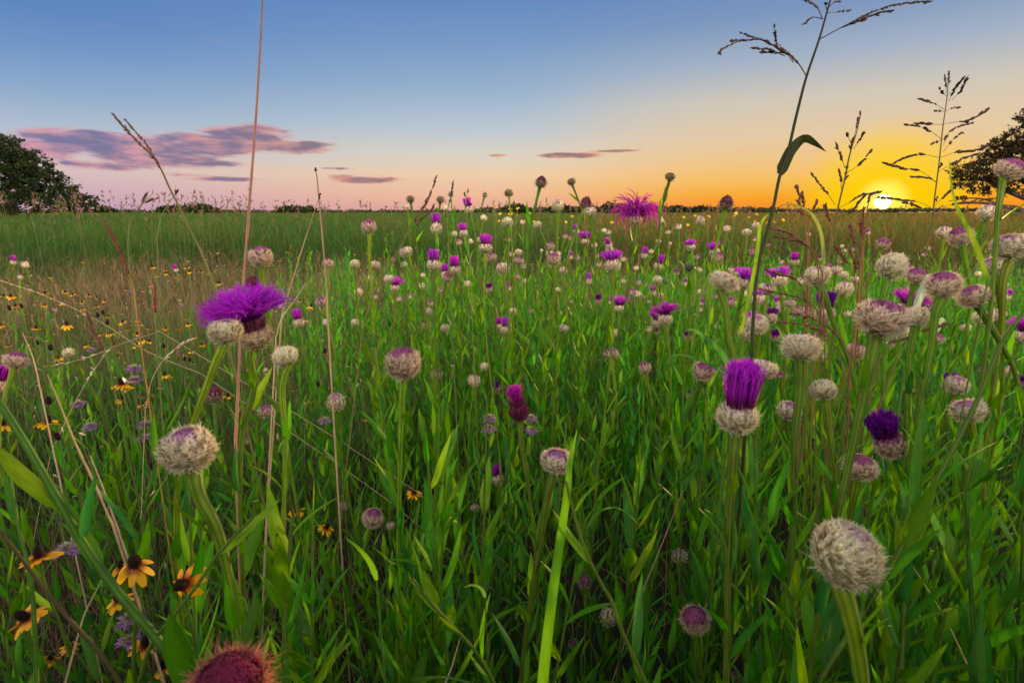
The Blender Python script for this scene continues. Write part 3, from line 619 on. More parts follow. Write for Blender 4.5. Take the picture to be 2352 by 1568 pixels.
for (x, y, w) in [(500,1330,110),(160,815,60),(560,605,34),(455,318,26)]: coneflower(OF[0]+x*.33365, OF[1]+y*.33365, w*.3336)
for (x, y, w) in [(90,715,22),(265,745,26),(910,775,22),(345,565,20),(315,580,20),(1310,785,28),(1370,912,20),(540,820,22),(955,935,20),(450,1350,24)]: coneflower(OB[0]+x*.33365, OB[1]+y*.33365, w*.3336)
r = np.random.default_rng(88)
for k_ in range(64):
    t_ = r.uniform(); x, y = (r.uniform(5, 540), r.uniform(655, 800)) if t_ < .55 else (r.uniform(0, 700), r.uniform(596, 650)) if t_ < .85 else (r.uniform(560, 760), r.uniform(640, 760))
    w = 7+(y-595)*.045
    if any(abs(x-q[0]) < q[2]*.5+w*.4 and abs(y-q[1]) < q[2]*.5+w*.4 for q in DISC): continue
    coneflower(x, y, w*r.uniform(.85, 1.25), petals=r.uniform() < .8)
coneflower(1568.7+760*.33365, 574.2+208*.33365, 9)
its = []
for root, x, y, w, pt, label in CONES:
    tag(root, None, 'flower', 'yellow coneflowers among the dry grass')
    if label: root['label'] = label
    else: its.append([root, x, y, ('tiny ' if w < 10 else 'small ' if w < 17 else 'large ' if w > 40 else '')+('yellow coneflower' if pt else 'petal-less black cone')])
autolabel(its)
fl = MB(); leaves(fl, np.zeros((2, 3)), np.array([[.3, 0, -1.], [.75, 0, -.8]]), np.array([[0, -1., 0]]*2), np.array([.012, .013]), np.array([.004, .005]), np.array([.1, .1]), np.array([.8, .78, .66]), 5)
o = fl.build('oat_husk', M_dry); o.location = at(282, 866, 1.02); tag(o, 'white papery grass husk caught on a yellow coneflower', 'husk')

# ------------------------------------------------------------------ small yellow daisies on the far side
its = []
ym = MB(); petal_ring(ym, 12, .08, .4, .2, .1, (.8, .5, .02), (.85, .55, .02), np.random.default_rng(3)); ymesh = ym.mesh('petals', M_yel)
yc = MB(); ellip(yc, (0, 0, .04), (.14, .14, .08), (.45, .25, .02), 8, 5); ycm = yc.mesh('disc', M_bud)
def daisy(x, y, w):
    r = np.random.default_rng(int(x+y*31)); d = .05*FPX/w; vz = ray(x, y)[2]
    if vz < 0: d = min(d, (H-.35)/-vz)
    p = at(x, y, d); s = d*w/FPX; org = p*np.array([1, 1, 0])+np.array([r.normal(0, .04), r.normal(0, .04), 0]); root = empty('yellow_daisy', org)
    mb = MB(); tube(mb, smooth_path([p-org, (p-org)*.5+r.normal(0, .01, 3), np.zeros(3)], 3), d*.0006, (.12, .2, .04), 5); mb.build('stem', M_stem, root)
    ax = np.array([r.normal(0, .4), -.7+r.normal(0, .3), 1.])
    mw = frame(p-org, ax, np.array([.1, .4, -.1]), s); inst('petals', ymesh, root, mw); inst('disc', ycm, root, mw)
    tag(root, None, 'flower', 'yellow daisies near the far edge'); its.append([root, x, y, 'distant yellow daisy'])
for (x, y, w) in [(1090,438,24),(1163,437,30),(1158,405,22),(1212,400,26),(1208,450,22),(1290,433,26),(1587,455,24),(1863,497,26),(1082,487,18),(1323,490,22),(1545,495,18),(2205,465,18),(2098,565,20),(1052,372,26),(1063,396,20)]: daisy(OB[0]+x*.33365, OB[1]+y*.33365, w*.36)
for (x, y, w) in [(33,858,24),(365,778,24),(508,785,26),(690,825,24),(630,838,18),(580,845,18),(495,835,18),(180,800,22),(83,795,22),(350,795,20),(455,805,18),(5,805,20)]: daisy(OC[0]+x*.33365, OC[1]+y*.33365, w*.36)
autolabel(its)

# ------------------------------------------------------------------ lavender horsemint: tiers of spiky bracts round an upright stem
its = []
def horsemint(tiers, w, label=None):
    x, y = tiers[0]; r = np.random.default_rng(int(x*5+y)); d = .040*FPX/w; vz = ray(x, y)[2]; d = min(d, (H-.15)/-vz); s = d*w/FPX
    p = at(x, y, d); org = np.array([p[0]+r.normal(0, .03), p[1]+r.normal(0, .03), 0]); root = empty('horsemint', org); [DISC.append((tx, ty, w, d)) for tx, ty in tiers]
    mb = MB(); tube(mb, smooth_path([at(*tiers[0], d)-org, at(*tiers[-1], d)-org-np.array([0, 0, .01]), (at(*tiers[-1], d)-org)*.5, np.zeros(3)], 4), .0016, (.10, .18, .06), 6); mb.build('stem', M_stem, root)
    for tx, ty in tiers:
        q = at(tx, ty, d); m = MB(); n = 26
        for k, (n_, th, l_, c_) in enumerate([(26, (1.25, 1.75), .52, (.27, .14, .36)), (24, (.9, 1.35), .42, (.33, .24, .36)), (70, (.1, 1.3), .30, (.40, .38, .26))]):
            a = r.uniform(0, 6.28, n_); t_ = r.uniform(*th, n_); D = np.stack([np.sin(t_)*np.cos(a), np.sin(t_)*np.sin(a), np.cos(t_)], 1)
            leaves(m, np.zeros((n_, 3)), D, np.tile([0, 0, -1.], (n_, 1))+r.normal(0, .1, (n_, 3)), l_*r.uniform(.8, 1.1, n_), np.full(n_, .17 if k < 2 else .07), np.full(n_, .2), np.clip(np.array(c_)*r.uniform(.8, 1.2, (n_, 1)), 0, 1), 4)
        o = m.build('flower_tier', M_petal2, root); o.location = Vector(q-org); o.scale = (s,)*3
    stem_leaves(smooth_path([p, (p+org)/2, org], 4), None, d, root, org, .05, r, False)
    tag(root, label, 'flower', 'lavender horsemint in the grass')
    if not label: its.append([root, x, y, 'lavender horsemint'])
M_petal2 = material('lavender_bracts', .6, .3, (30, .15), .2)
horsemint([(308, 846), (308, 872)], 40, 'two-tiered lavender horsemint beside the flake-carrying coneflower')
horsemint([(152, 1262)], 62, 'pale horsemint cluster beside a yellow coneflower at far left')
horsemint([(296, 1422), (297, 1470)], 60, 'lavender horsemint of two tiers between yellow coneflowers')
for t_, w in [([(208, 838+140)], 36), ([(332, 974), (330, 1004)], 36), ([(182, 926)], 34), ([(745, 965)], 34), ([(1124, 960), (1124, 984)], 40), ([(1221, 960), (1221, 988)], 36), ([(302, 671)], 18), ([(210, 803)], 22), ([(420, 695+5)], 14)]: horsemint(t_, w)
autolabel(its)
# ------------------------------------------------------------------ grasses with seed heads, blades and dry stalks seen one by one
def spindles(mb, B, D, ln, w, C):
    n = len(B); D = nrm(np.asarray(D, float)); A = nrm(np.cross(D, rng.normal(0, 1, (n, 3)))); Bb = np.cross(D, A)
    t = np.array([0, .3, .65, 1.]); rr = np.array([.15, 1, .8, .04]); th = np.arange(5)*1.2566
    V = (B[:, None, None]+(D[:, None]*(ln[:, None]*t)[..., None])[:, :, None]
         + (A[:, None, None]*np.cos(th)[None, None, :, None]+Bb[:, None, None]*np.sin(th)[None, None, :, None])*(w[:, None]*rr*.5)[:, :, None, None])
    b = (np.arange(n)[:, None, None]*20+(np.arange(3)*5)[None, :, None]); j = np.arange(5)[None, None]; k = (j+1) % 5
    q = np.stack([b+j, b+k, b+5+k, b+5+j], -1).reshape(-1, 4)
    mb.add(V.reshape(-1, 3), q, None, np.repeat(np.broadcast_to(C, (n, 3)), 20, 0))
def Zt(O, pts): return [(O[0]+a*.33365, O[1]+b*.33365) for a, b in pts]
BROWN = np.array([.06, .035, .03]); REDB = np.array([.13, .035, .03]); TAN = np.array([.48, .33, .21]); GST = np.array([.10, .16, .04]); STRAW = np.array([.42, .34, .2])
def path3(pts, d, ddep=0.):
    n = len(pts); return smooth_path([at(x, y, d+ddep*i/max(n-1, 1)) for i, (x, y) in enumerate(pts)], 5)
def to_ground(P):
    l = P[-1]; v = P[-1]-P[-3]; v = v/max(abs(v[2]), .01); g = l+np.array([v[0], v[1], 0])*min(l[2], .6)*.5; g[2] = 0
    return np.concatenate([P, smooth_path([l, (l+g)/2+np.array([v[0], v[1], 0])*.02, g], 3)[1:]]) if l[2] > .02 else P
def seed_on(mb, P, r, f0, n, ln, w, C, spread=.3):
    seg = np.linalg.norm(np.diff(P, axis=0), axis=1); cum = np.concatenate([[0], np.cumsum(seg)]); s = cum[-1]*(f0+(1-f0)*np.sort(r.uniform(0, 1, n)))
    B = np.stack([np.interp(s, cum, P[:, k]) for k in range(3)], 1); T_ = nrm(np.stack([np.interp(s+.002, cum, P[:, k]) for k in range(3)], 1)-np.stack([np.interp(s-.002, cum, P[:, k]) for k in range(3)], 1)+1e-9)
    spindles(mb, B, T_+r.normal(0, spread, (n, 3)), ln*r.uniform(.7, 1.2, n), w*r.uniform(.7, 1.2, n), np.clip(C*r.uniform(.6, 1.4, (n, 1)), 0, 1))
def grass(name, label, stem, d, rpx, sc_=GST, branches=(), spike=None, seedc=BROWN, cat='grass', blades_=(), group=None, mat=None, tc_=None):
    """stem: picture positions top first; branches: lists from stem outwards; spike=(fraction of the stem, n, len_px, width_px)"""
    P = to_ground(path3(stem, d)); org = P[-1].copy(); org[2] = 0; root = empty(name, org); r = np.random.default_rng(int(stem[0][0]*7+stem[0][1]))
    px = d/FPX; mb = MB(); n = len(P)
    R = np.interp(np.arange(n)/(n-1), [0, .35, 1], [rpx*.45, rpx, rpx*1.25])*px
    c = sc_ if tc_ is None else np.linspace(0, 1, n)[:, None]*(sc_-tc_)+tc_
    tube(mb, P-org, R, c, 6); mb.build('stem', mat or M_dry, root)
    if spike:
        m = MB(); k = int(len(path3(stem, d))*spike[0])+2; Q = P[:k][::-1]-org
        seed_on(m, Q, r, 0, spike[1], spike[2]*px, spike[3]*px, seedc, .22); m.build('seed_head', M_dry, root)
    for bpts in branches:
        m = MB(); Q = path3(bpts, d, r.uniform(-.05, .05))-org; L0 = sum(math.hypot(bpts[i+1][0]-bpts[i][0], bpts[i+1][1]-bpts[i][1]) for i in range(len(bpts)-1))
        tube(m, Q, np.linspace(rpx*.35, rpx*.18, len(Q))*px, seedc, 4)
        seed_on(m, Q, r, .3, max(5, int(L0/4.)), 13*px, 4.6*px, seedc, .16)
        m.build('seed_branch', M_dry, root)
    for pts, w in blades_:
        blade_part(pts, w, d, org, root, r, (.012, .02, .005))
    tag(root, label, cat, group); return root
def blade_part(pts, w, d, org, root, r, c=(.10, .20, .03), name='leaf', ww=None, dd=0.):
    m = MB(); Q = path3(pts, d, dd)-org; n = len(Q); t = np.linspace(0, 1, n)
    W = np.interp(t, [0, .12, .4, .8, 1], ww or [.5, 1, .95, .45, .03])*w*d/FPX
    T_ = nrm(np.gradient(Q, axis=0)); S = nrm(np.cross(T_, np.array([.25, 1, .3]))); U = np.cross(S, T_)
    V = np.stack([Q-S*W[:, None]*.5+U*W[:, None]*.12, Q, Q+S*W[:, None]*.5+U*W[:, None]*.12], 1).reshape(-1, 3)
    b = np.arange(n-1)*3; cc = np.tile(np.array(c), (n*3, 1)); cc[1::3] *= 1.2
    m.add(V, np.concatenate([np.stack([b, b+1, b+4, b+3], 1), np.stack([b+1, b+2, b+5, b+4], 1)]), None, cc)
    return m.build(name, M_leaf, root)
def blade(label, pts, w, d, c, ww=None, dd=0.):
    """a long single blade, base first"""
    org = at(*pts[0], d); org[2] = 0; root = empty('grass_blade', org); r = np.random.default_rng(5)
    p0 = at(*pts[0], d)
    blade_part(pts, w, d, org, root, r, c, 'blade', ww, dd)
    if p0[2] > .03:
        m = MB(); tube(m, smooth_path([p0-org, (p0-org)*.5+np.array([.004, 0, 0]), np.zeros(3)], 3), [w*.14*d/FPX]*7, (.09, .2, .03), 6); m.build('sheath', M_stem, root)
    tag(root, label, 'grass blade'); return root
J = lambda *p: Zt(OJ, p)
Cc = lambda *p: Zt(OC, p)
Gg = lambda *p: Zt(OG, p)
grass('tall_grass', 'very tall seeding grass crossing the sky left of the sun', J((1035, -70), (1015, 0), (935, 280), (850, 530), (780, 800), (712, 1080), (670, 1200), (628, 1400), (590, 1560))+[(1742, 607), (1732, 707), (1725, 830)], .62, 3.3, np.array([.03, .05, .01]), tc_=np.array([.008, .008, .008]),
      branches=[J((850, 525), (790, 430), (720, 370), (650, 330)), J((850, 525), (780, 420), (650, 330), (540, 275), (420, 277), (335, 283)), J((420, 270), (300, 325), (240, 368)), J((650, 320), (640, 270), (628, 190)), J((545, 270), (460, 250), (405, 230)), J((700, 385), (600, 345), (495, 330)), J((720, 370), (630, 360), (545, 362)), J((760, 430), (700, 350), (650, 300)),
                J((940, 272), (1100, 185), (1250, 110), (1420, 45), (1560, 20), (1690, 12)), J((1100, 190), (1200, 150), (1330, 95), (1440, 75)), J((1080, 195), (1160, 165), (1250, 135)), J((962, 135), (920, 50), (860, 8), (800, -20)), J((955, 130), (900, 120), (842, 160)), J((1000, 90), (1060, 85), (1150, 75)), J((1005, 50), (1040, 20), (1095, 10)), J((990, 70), (985, 40), (990, 20))],
      blades_=[(J((668, 1200), (700, 1130), (760, 1020), (850, 955), (905, 985), (985, 1045)), 26)], group='seeding grasses against the sunset', mat=M_stem)
grass('tall_grass', 'open grass panicle standing just left of the sun', J((1225, 780), (1190, 930), (1160, 1020), (1110, 1250), (1065, 1440))+Cc((1040, 880), (1000, 1100), (985, 1200)), .85, 1.8, np.array([.16, .16, .03]), tc_=BROWN,
      branches=[J((1050, 1415), (1000, 1340), (960, 1290), (890, 1205)), J((1115, 1160), (1090, 1080), (1060, 1000)), J((1130, 1190), (1190, 1150), (1290, 1048)), J((1155, 985), (1140, 950), (1125, 908)), J((1175, 1025), (1210, 970), (1240, 920)), J((1090, 1300), (1085, 1230), (1070, 1170)), J((1062, 1440), (1150, 1390), (1230, 1345), (1350, 1322)), J((1100, 1300), (1120, 1230), (1130, 1150)), J((1145, 1400), (1190, 1360), (1240, 1340)), J((1180, 940), (1200, 850), (1222, 775)), J((1150, 1060), (1155, 1010), (1165, 970)), J((1060, 1500), (1150, 1460), (1230, 1370))],
      group='seeding grasses against the sunset')
grass('tall_grass', 'airy grass panicle with wide branches right of the sun', J((1830, 495), (1820, 650), (1790, 870), (1760, 1150), (1725, 1430), (1715, 1560))+Cc((1700, 930), (1660, 1150), (1650, 1260)), .95, 1.5, np.array([.12, .14, .03]), tc_=BROWN,
      branches=[J(*b) for b in [((1815, 665), (1790, 640), (1765, 610)), ((1815, 665), (1870, 610), (1930, 540)), ((1850, 690), (1900, 640), (1943, 560)), ((1800, 755), (1720, 710), (1620, 682)), ((1800, 770), (1770, 765), (1735, 765)), ((1815, 765), (1850, 745), (1900, 742)), ((1795, 858), (1700, 855), (1610, 848)), ((1780, 960), (1690, 895), (1600, 865), (1538, 860)), ((1800, 852), (1900, 838), (1960, 830), (2090, 758)),
                ((1785, 965), (1840, 905), (1900, 870), (1980, 850)), ((1790, 1050), (1850, 970), (1925, 908)), ((1778, 965), (1745, 975), (1713, 992)), ((1765, 1085), (1650, 1065), (1560, 1075), (1478, 1108)), ((1770, 1085), (1880, 1050), (1960, 1040), (2030, 1030)), ((1762, 1180), (1870, 1120), (1950, 1085), (2030, 1060)), ((1740, 1252), (1640, 1180), (1510, 1155), (1378, 1122)), ((1740, 1255), (1690, 1225), (1582, 1217)),
                ((1720, 1440), (1650, 1400), (1500, 1375), (1350, 1362)), ((1718, 1470), (1600, 1415), (1470, 1380)), ((1722, 1450), (1800, 1420), (1960, 1390), (2140, 1368)), ((1730, 1420), (1810, 1340), (1890, 1275)), ((1830, 700), (1845, 660), (1858, 640)), ((1822, 620), (1828, 560), (1832, 492)), ((1815, 640), (1808, 580), (1800, 520)), ((1795, 1000), (1800, 980), (1812, 950)), ((1755, 1170), (1765, 1150), (1780, 1130)), ((1735, 1400), (1745, 1380), (1752, 1350))]], group='seeding grasses against the sunset')
lab = ['reddish seed spike touching the sun disc from the left', 'reddish seed spike crowning the sunlit clump left of the sun', 'short glowing seed spike in the sunlit clump', 'leaning seed spike below the sun, left of the rays', 'seed spike leaning left under the sun', 'pale mauve seed spike low under the sun', 'seed spike leaning right below the sun',
       'upright seed spike left of the drooping blade', 'short seed spike beside the upright one left of the sun', 'small seed spike over the arching blade', 'seed spike leaning right over the arching blade', 'dark seed spike between the arching blade and the panicle']
for l_, s_, st in zip(lab, [.35, .45, .5, .5, .5, .5, .5, .35, .35, .35, .45, .45], [
        ((1350, 632), (1290, 660), (1275, 720), (1262, 860), (1245, 1000), (1240, 1200)), ((1245, 755), (1240, 850), (1235, 950), (1225, 1150)), ((1218, 825), (1230, 900), (1238, 990), (1230, 1150)), ((1145, 860), (1165, 930), (1190, 1000), (1215, 1100), (1220, 1250)), ((1050, 1010), (1090, 1070), (1150, 1140), (1190, 1250)),
        ((1152, 1030), (1175, 1110), (1210, 1190), (1215, 1300)), ((1442, 1018), (1370, 1100), (1290, 1180), (1250, 1290)), ((783, 598), (800, 660), (810, 720), (835, 850), (870, 1000)), ((822, 650), (830, 720), (838, 850), (865, 1020)), ((793, 702), (818, 775), (845, 900), (860, 1050)), ((922, 702), (890, 770), (865, 850), (870, 1000)), ((985, 735), (1000, 800), (1020, 870), (1010, 1000))]):
    grass('seeding_grass', l_, Cc(*st), .95, 1.1, np.array([.25, .16, .05]), spike=(s_, 26, 11, 4.5), seedc=REDB, tc_=REDB, group='seed spikes around the sun')
for l_, st in zip(['reddish drooping seed head above the wide magenta brush', 'lower red seed head drooping over the magenta brush', 'red seed head lying across the wide magenta brush', 'rusty seed head across the crowded purple flowers', 'dark braided seed head left of the bent green stem', 'lower braided seed head left of the plump mauve head', 'brown seed head right of the plump mauve head', 'brown seed head crossing behind the plum-capped head stem'],
        [Cc((582, 875), (720, 910), (830, 980), (900, 1040), (960, 1200)), Cc((640, 940), (780, 970), (880, 1030), (930, 1150)), Gg((580, 140), (680, 170), (770, 195), (850, 300), (900, 480)), Gg((530, 268), (680, 300), (840, 345), (950, 450), (1000, 600)), Gg((755, 435), (900, 475), (1050, 570), (1130, 700), (1150, 900)), Gg((665, 495), (860, 520), (1000, 600), (1080, 720)), Gg((1560, 600), (1450, 630), (1400, 650), (1350, 760)), Gg((1815, 508), (1700, 545), (1600, 575), (1500, 700))]):
    grass('seeding_grass', l_, st, .72, 1.3, np.array([.22, .15, .06]), spike=(.5, 44, 12, 4.6), seedc=np.array([.16, .07, .06]), tc_=REDB, group='drooping seed heads among the purple flowers')
AA = lambda *p: Zt(OA, p)
BB = lambda *p: Zt(OB, p)
DD = lambda *p: Zt(OD, p)
EE = lambda *p: Zt(OE, p)
r_ = grass('tall_grass', 'bent double-spiked grass leaning left across the clouds', AA((787, 108), (850, 185), (950, 290), (1060, 400), (1110, 480), (1160, 590), (1240, 750), (1290, 850), (1400, 1080), (1490, 1320)), 1.0, 2.0, np.array([.14, .16, .04]), tc_=BROWN, spike=(.42, 80, 12, 4.5), seedc=np.array([.09, .05, .035]),
      branches=[AA((1112, 482), (1050, 370), (985, 280), (925, 210), (872, 145))], group='seeding grasses on the left')
grass('dry_stalk', 'very tall bare pinkish stalk rising out of the top edge', [(606, -70), (603, 0), (590, 240), (572, 480), (556, 700), (545, 930), (541, 1010)], .78, 3.0, np.array([.55, .30, .19]), tc_=np.array([.10, .06, .06]), cat='stalk')
grass('dry_stalk', 'thin stalk with a small dark tip above the flat skyline', AA((2172, 475), (2180, 520), (2195, 680), (2220, 950), (2250, 1350), (2255, 1500)), .9, 1.7, np.array([.5, .36, .24]), tc_=BROWN, spike=(.06, 6, 8, 6), cat='stalk')
grass('dry_stalk', 'thin pale stalk slanting left, crossing the small-tipped stalk', AA((2205, 648), (2120, 900), (2050, 1120), (1940, 1480)), .9, 1.4, np.array([.5, .36, .24]), tc_=np.array([.2, .14, .1]), spike=(.04, 5, 8, 5), cat='stalk')
grass('dry_stalk', 'short pale stalk right of the huge open purple flower', DD((2108, 222), (2040, 330), (1935, 480), (1900, 600)), .8, 1.4, np.array([.6, .46, .34]), cat='stalk')
grass('tall_grass', 'brown grass spike leaning right over the skyline', BB((642, 205), (605, 320), (540, 430), (460, 560), (400, 680), (330, 790), (230, 980), (150, 1200)), 1.0, 1.6, np.array([.16, .17, .05]), tc_=np.array([.12, .09, .05]), spike=(.35, 40, 14, 5), seedc=np.array([.12, .06, .045]), branches=[BB((470, 570), (550, 480), (625, 405))], group='seeding grasses on the left')
grass('tall_grass', 'slim dark grass spike beside a round skyline bud', BB((765, 232), (752, 330), (735, 385), (728, 480), (735, 600)), 1.1, 1.1, GST, spike=(.4, 14, 11, 3.5), seedc=BROWN, group='seeding grasses on the left')
grass('tall_grass', 'tiny forked grass tip above the squat purple flower', BB((870, 285), (862, 320), (856, 345), (858, 420), (870, 560)), 1.2, .9, GST, spike=(.15, 5, 9, 3), seedc=BROWN, branches=[BB((857, 345), (850, 315), (842, 293))], group='seeding grasses on the left')
grass('tall_grass', 'fingered grass head standing by the bent double spike', AA((1055, 645), (1000, 690), (960, 740), (900, 830), (880, 1000)), 1.3, 1.1, GST, branches=[AA((955, 745), (985, 690), (1008, 648)), AA((955, 750), (1020, 695), (1075, 680))], seedc=np.array([.13, .08, .06]), group='seeding grasses on the left')
grass('tall_grass', 'small fingered grass head crossing the bent double spike stem', AA((1210, 590), (1205, 650), (1170, 700), (1120, 780), (1080, 950)), 1.4, .9, GST, branches=[AA((1195, 660), (1215, 635), (1232, 615))], seedc=np.array([.13, .08, .06]), group='seeding grasses on the left')
grass('seeding_grass', 'dark red seed spike leaning over the left grass bank', AA((722, 835), (745, 880), (780, 950), (830, 1060), (872, 1170), (910, 1260), (930, 1400)), .9, 1.4, np.array([.42, .25, .06]), tc_=np.array([.14, .03, .03]), spike=(.68, 110, 9, 5), seedc=np.array([.15, .03, .03]), group='dark red seed spikes')
grass('seeding_grass', 'upright dark red seed spike among yellow coneflowers', DD((1065, 250), (1066, 350), (1072, 460), (1075, 650)), 1.2, 1.2, GST, spike=(.5, 50, 8, 5), seedc=np.array([.17, .03, .035]), group='dark red seed spikes')
grass('seeding_grass', 'dark red seed spike low among the left coneflowers', DD((605, 448), (650, 560), (715, 690), (760, 850)), 1.0, 1.2, GST, spike=(.62, 70, 8, 5), seedc=np.array([.13, .035, .04]), group='dark red seed spikes')
grass('dry_stalk', 'dark brown woody stem slanting down the lower left corner', EE((-60, 440), (0, 520), (200, 780), (370, 1000), (480, 1130), (720, 1400), (830, 1568)), .42, 4.2, np.array([.10, .10, .03]), tc_=np.array([.06, .03, .03]), cat='stalk')
grass('dry_stalk', 'dry broken stalk leaning right below the left grass bank', DD((325, 855), (420, 1080), (520, 1330), (620, 1540), (780, 1900)), .55, 2.2, np.array([.45, .32, .2]), cat='stalk')
grass('dry_stalk', 'bundle-thin dry stalk left of the broken stalk', DD((155, 570), (230, 750), (275, 950), (305, 1090)), .9, 1.4, np.array([.5, .38, .28]), cat='stalk')
grass('dry_stalk', 'pale frayed stalk between horsemint and coneflower, bottom left', EE((718, 815), (655, 945), (600, 1050), (520, 1300), (450, 1560)), .5, 1.6, np.array([.5, .45, .32]), cat='stalk')
grass('dry_stalk', 'pinkish dry stem crossing the leafy plants at left', EE((620, 0), (700, 200), (780, 420), (875, 690)), .7, 2.0, np.array([.42, .28, .22]), cat='stalk')
grass('dry_stalk', 'thin straw slanting beside the spiny purple-capped head', Zt(OH, [(2351, 240), (2250, 500), (2120, 820), (2040, 1000)]), .8, 1.5, np.array([.36, .27, .16]), cat='stalk')
grass('dry_stalk', 'pale wispy straw at the bottom edge left of centre', Zt(OH, [(820, 1250), (790, 1350), (760, 1450), (715, 1568)]), .6, 1.5, np.array([.6, .5, .36]), cat='stalk')
grass('dry_stalk', 'tan straw slanting through the lower right leaves', Zt(OI, [(1565, 738), (1700, 950), (1800, 1120), (1975, 1480)]), .6, 1.8, np.array([.42, .36, .14]), cat='stalk')
for i, (l_, st) in enumerate([('long thin straw crossing the coneflowers from the left edge', DD((-30, 200), (300, 310), (700, 500), (1000, 690), (1380, 850))), ('thin straw arching over the left coneflowers', DD((740, 690), (600, 900), (480, 1120), (350, 1400))), ('fine straw crossing behind the lavender tiers', DD((350, 800), (600, 740), (850, 640), (1100, 560))), ('curving straw below the tall red spike', DD((1350, 600), (1180, 700), (1060, 860), (1000, 1100)))]):
    P = path3(st, 1.3-.1*i); m = MB(); org = P[-1].copy(); org[2] = 0; root = empty('dry_stalk', org); tube(m, to_ground(P)-org, .0007, np.array([.42, .33, .22]), 5); m.build('stem', M_dry, root)
    m = MB(); seed_on(m, (P[::-1]-org), np.random.default_rng(i), .55, 9, .012, .003, np.array([.6, .52, .4]), .3); m.build('husk', M_dry, root); tag(root, l_, 'stalk')
blade('broad bright green blade rising from the bottom edge', Zt(OH, [(1375, 1640), (1400, 1400), (1460, 900), (1510, 560), (1560, 200)])+[(1308, 1078), (1318, 1020), (1326, 985)], 25, .42, (.14, .36, .015), [1, 1, .8, .42, .02])
blade('slanted sunlit yellow-green blade left of the tall grass', Cc((400, 1600), (440, 1440), (490, 1180), (520, 980), (540, 850), (560, 815), (590, 780)), 9, .55, (.15, .28, .012), [1, 1, 1, .7, .05])
blade('arching grey-green blade bowing left of the sun', Cc((965, 1160), (965, 1010), (940, 880), (880, 780), (790, 730), (700, 720), (635, 750)), 8, .75, (.14, .2, .06))
blade('blue-green blade arching over the tall purple brush', Gg((330, 850), (310, 790), (250, 690), (150, 600), (60, 548), (5, 562)), 14, .6, (.07, .24, .10))
blade('lower blue-green blade drooping left of the tall purple brush', Gg((290, 850), (200, 795), (80, 745), (-30, 722), (-120, 745)), 7, .6, (.07, .24, .10))
blade('long tapering blade pointing up beside the right tree', Cc((2100, 1230), (2000, 960), (1950, 860), (1890, 740), (1850, 600), (1838, 410)), 12, .6, (.16, .30, .02), [.8, 1, .8, .3, .03])
blade('pale curved blade in the dark lower middle', Zt(OH, [(1690, 500), (1760, 400), (1880, 360), (1980, 410), (2060, 500)]), 6, .6, (.10, .26, .06))
blade('grey-green blade curving over the dark bottom middle', Zt(OH, [(990, 980), (960, 920), (900, 895), (840, 910)]), 12, .55, (.10, .26, .10))
blade('broad drooping leaf blade left of the thick green stem', Zt(OH, [(240, 860), (190, 740), (100, 630), (20, 560)]), 20, .45, (.12, .30, .02))
blade('pale grey-green blade at the bottom edge left of centre', Zt(OH, [(960, 1600), (850, 1560), (650, 1525), (480, 1545)]), 11, .45, (.12, .28, .10))
blade('wide leaf right of the sun, sky reflection painted pale', Gg((1600, 400), (1640, 320), (1680, 230), (1705, 178)), 18, .9, (.30, .42, .36), [.6, 1, 1.1, 1.2, .9])  # pale colour is the sky's reflection painted onto the blade
blade('short leaf tip between two right-hand stems, sky reflection painted pale', Gg((1740, 560), (1755, 530), (1775, 500), (1800, 474)), 18, .8, (.32, .44, .40), [.6, 1, 1.1, 1, .6])  # sky reflection painted in as a pale blade colour

def leafy_stalk(label, pts, d, rpx, dd=0., step=.03, scale=1.):
    P = to_ground(path3(pts, d, dd)); org = P[-1].copy(); org[2] = 0; root = empty('leafy_stalk', org); r = np.random.default_rng(int(pts[1][0]*3+pts[1][1])); px = d/FPX
    m = MB(); tube(m, P-org, np.linspace(.7, 1.2, len(P))*rpx*px, (.09, .20, .02), 10, .07); m.build('stem', M_stem, root)
    cum = np.concatenate([[0], np.cumsum(np.linalg.norm(np.diff(P, axis=0), axis=1))]); n = int(cum[-1]/step); ss = cum[-1]*(np.arange(n)+.6)/n
    for i in range(n):
        B = np.array([np.interp(ss[i], cum, P[:, k]) for k in range(3)]); A = np.array([np.interp(max(ss[i]-.02, 0), cum, P[:, k]) for k in range(3)])
        a = i*2.4+r.normal(0, .3); out = np.array([math.cos(a), math.sin(a)*.6, 0.]); D = nrm(A-B+np.array([0, 0, 1e-4]))*1.+out*r.uniform(.4, .8)+np.array([0, 0, .35])
        lnn = scale*float(.045+.045*r.uniform(0, 1)); Dn = D/np.linalg.norm(D)
        if clear((B+Dn*lnn*np.array([[0.], [.5], [1.]]))[None], .5)[0]: inst('leaf', LEAF[int(r.integers(10))], root, frame(B-org, D, out, lnn))
    tag(root, label, 'plant', 'leafy stalks in the foreground'); return root
leafy_stalk('long leafy stalk slanting from the right edge down to the bottom', [(2365, 700), (2300, 790), (2256, 894), (2185, 1040), (2120, 1160), (2052, 1290), (1975, 1420), (1880, 1568), (1850, 1640)], .45, 6)
leafy_stalk('thick leafy stalk slanting down from the left picture edge', [(-60, 840), (5, 935), (62, 1025), (118, 1122), (200, 1262), (290, 1385), (370, 1480), (440, 1600)], .42, 10, step=.028, scale=1.15)
leafy_stalk('zigzag leafy stalk right of the broad bright blade', Zt(OH, [(1545, 180), (1600, 400), (1700, 700), (1800, 900), (1860, 1000), (1920, 1180), (2020, 1400), (2110, 1600)]), .42, 4.5, step=.04, scale=.7)
leafy_stalk('crossing leafy stalk from the lower left toward the purple-crowned head', EE((1740, 430), (1500, 680), (1380, 860), (1200, 1100), (1050, 1290), (960, 1568)), .42, 4.5, step=.06, scale=.7)
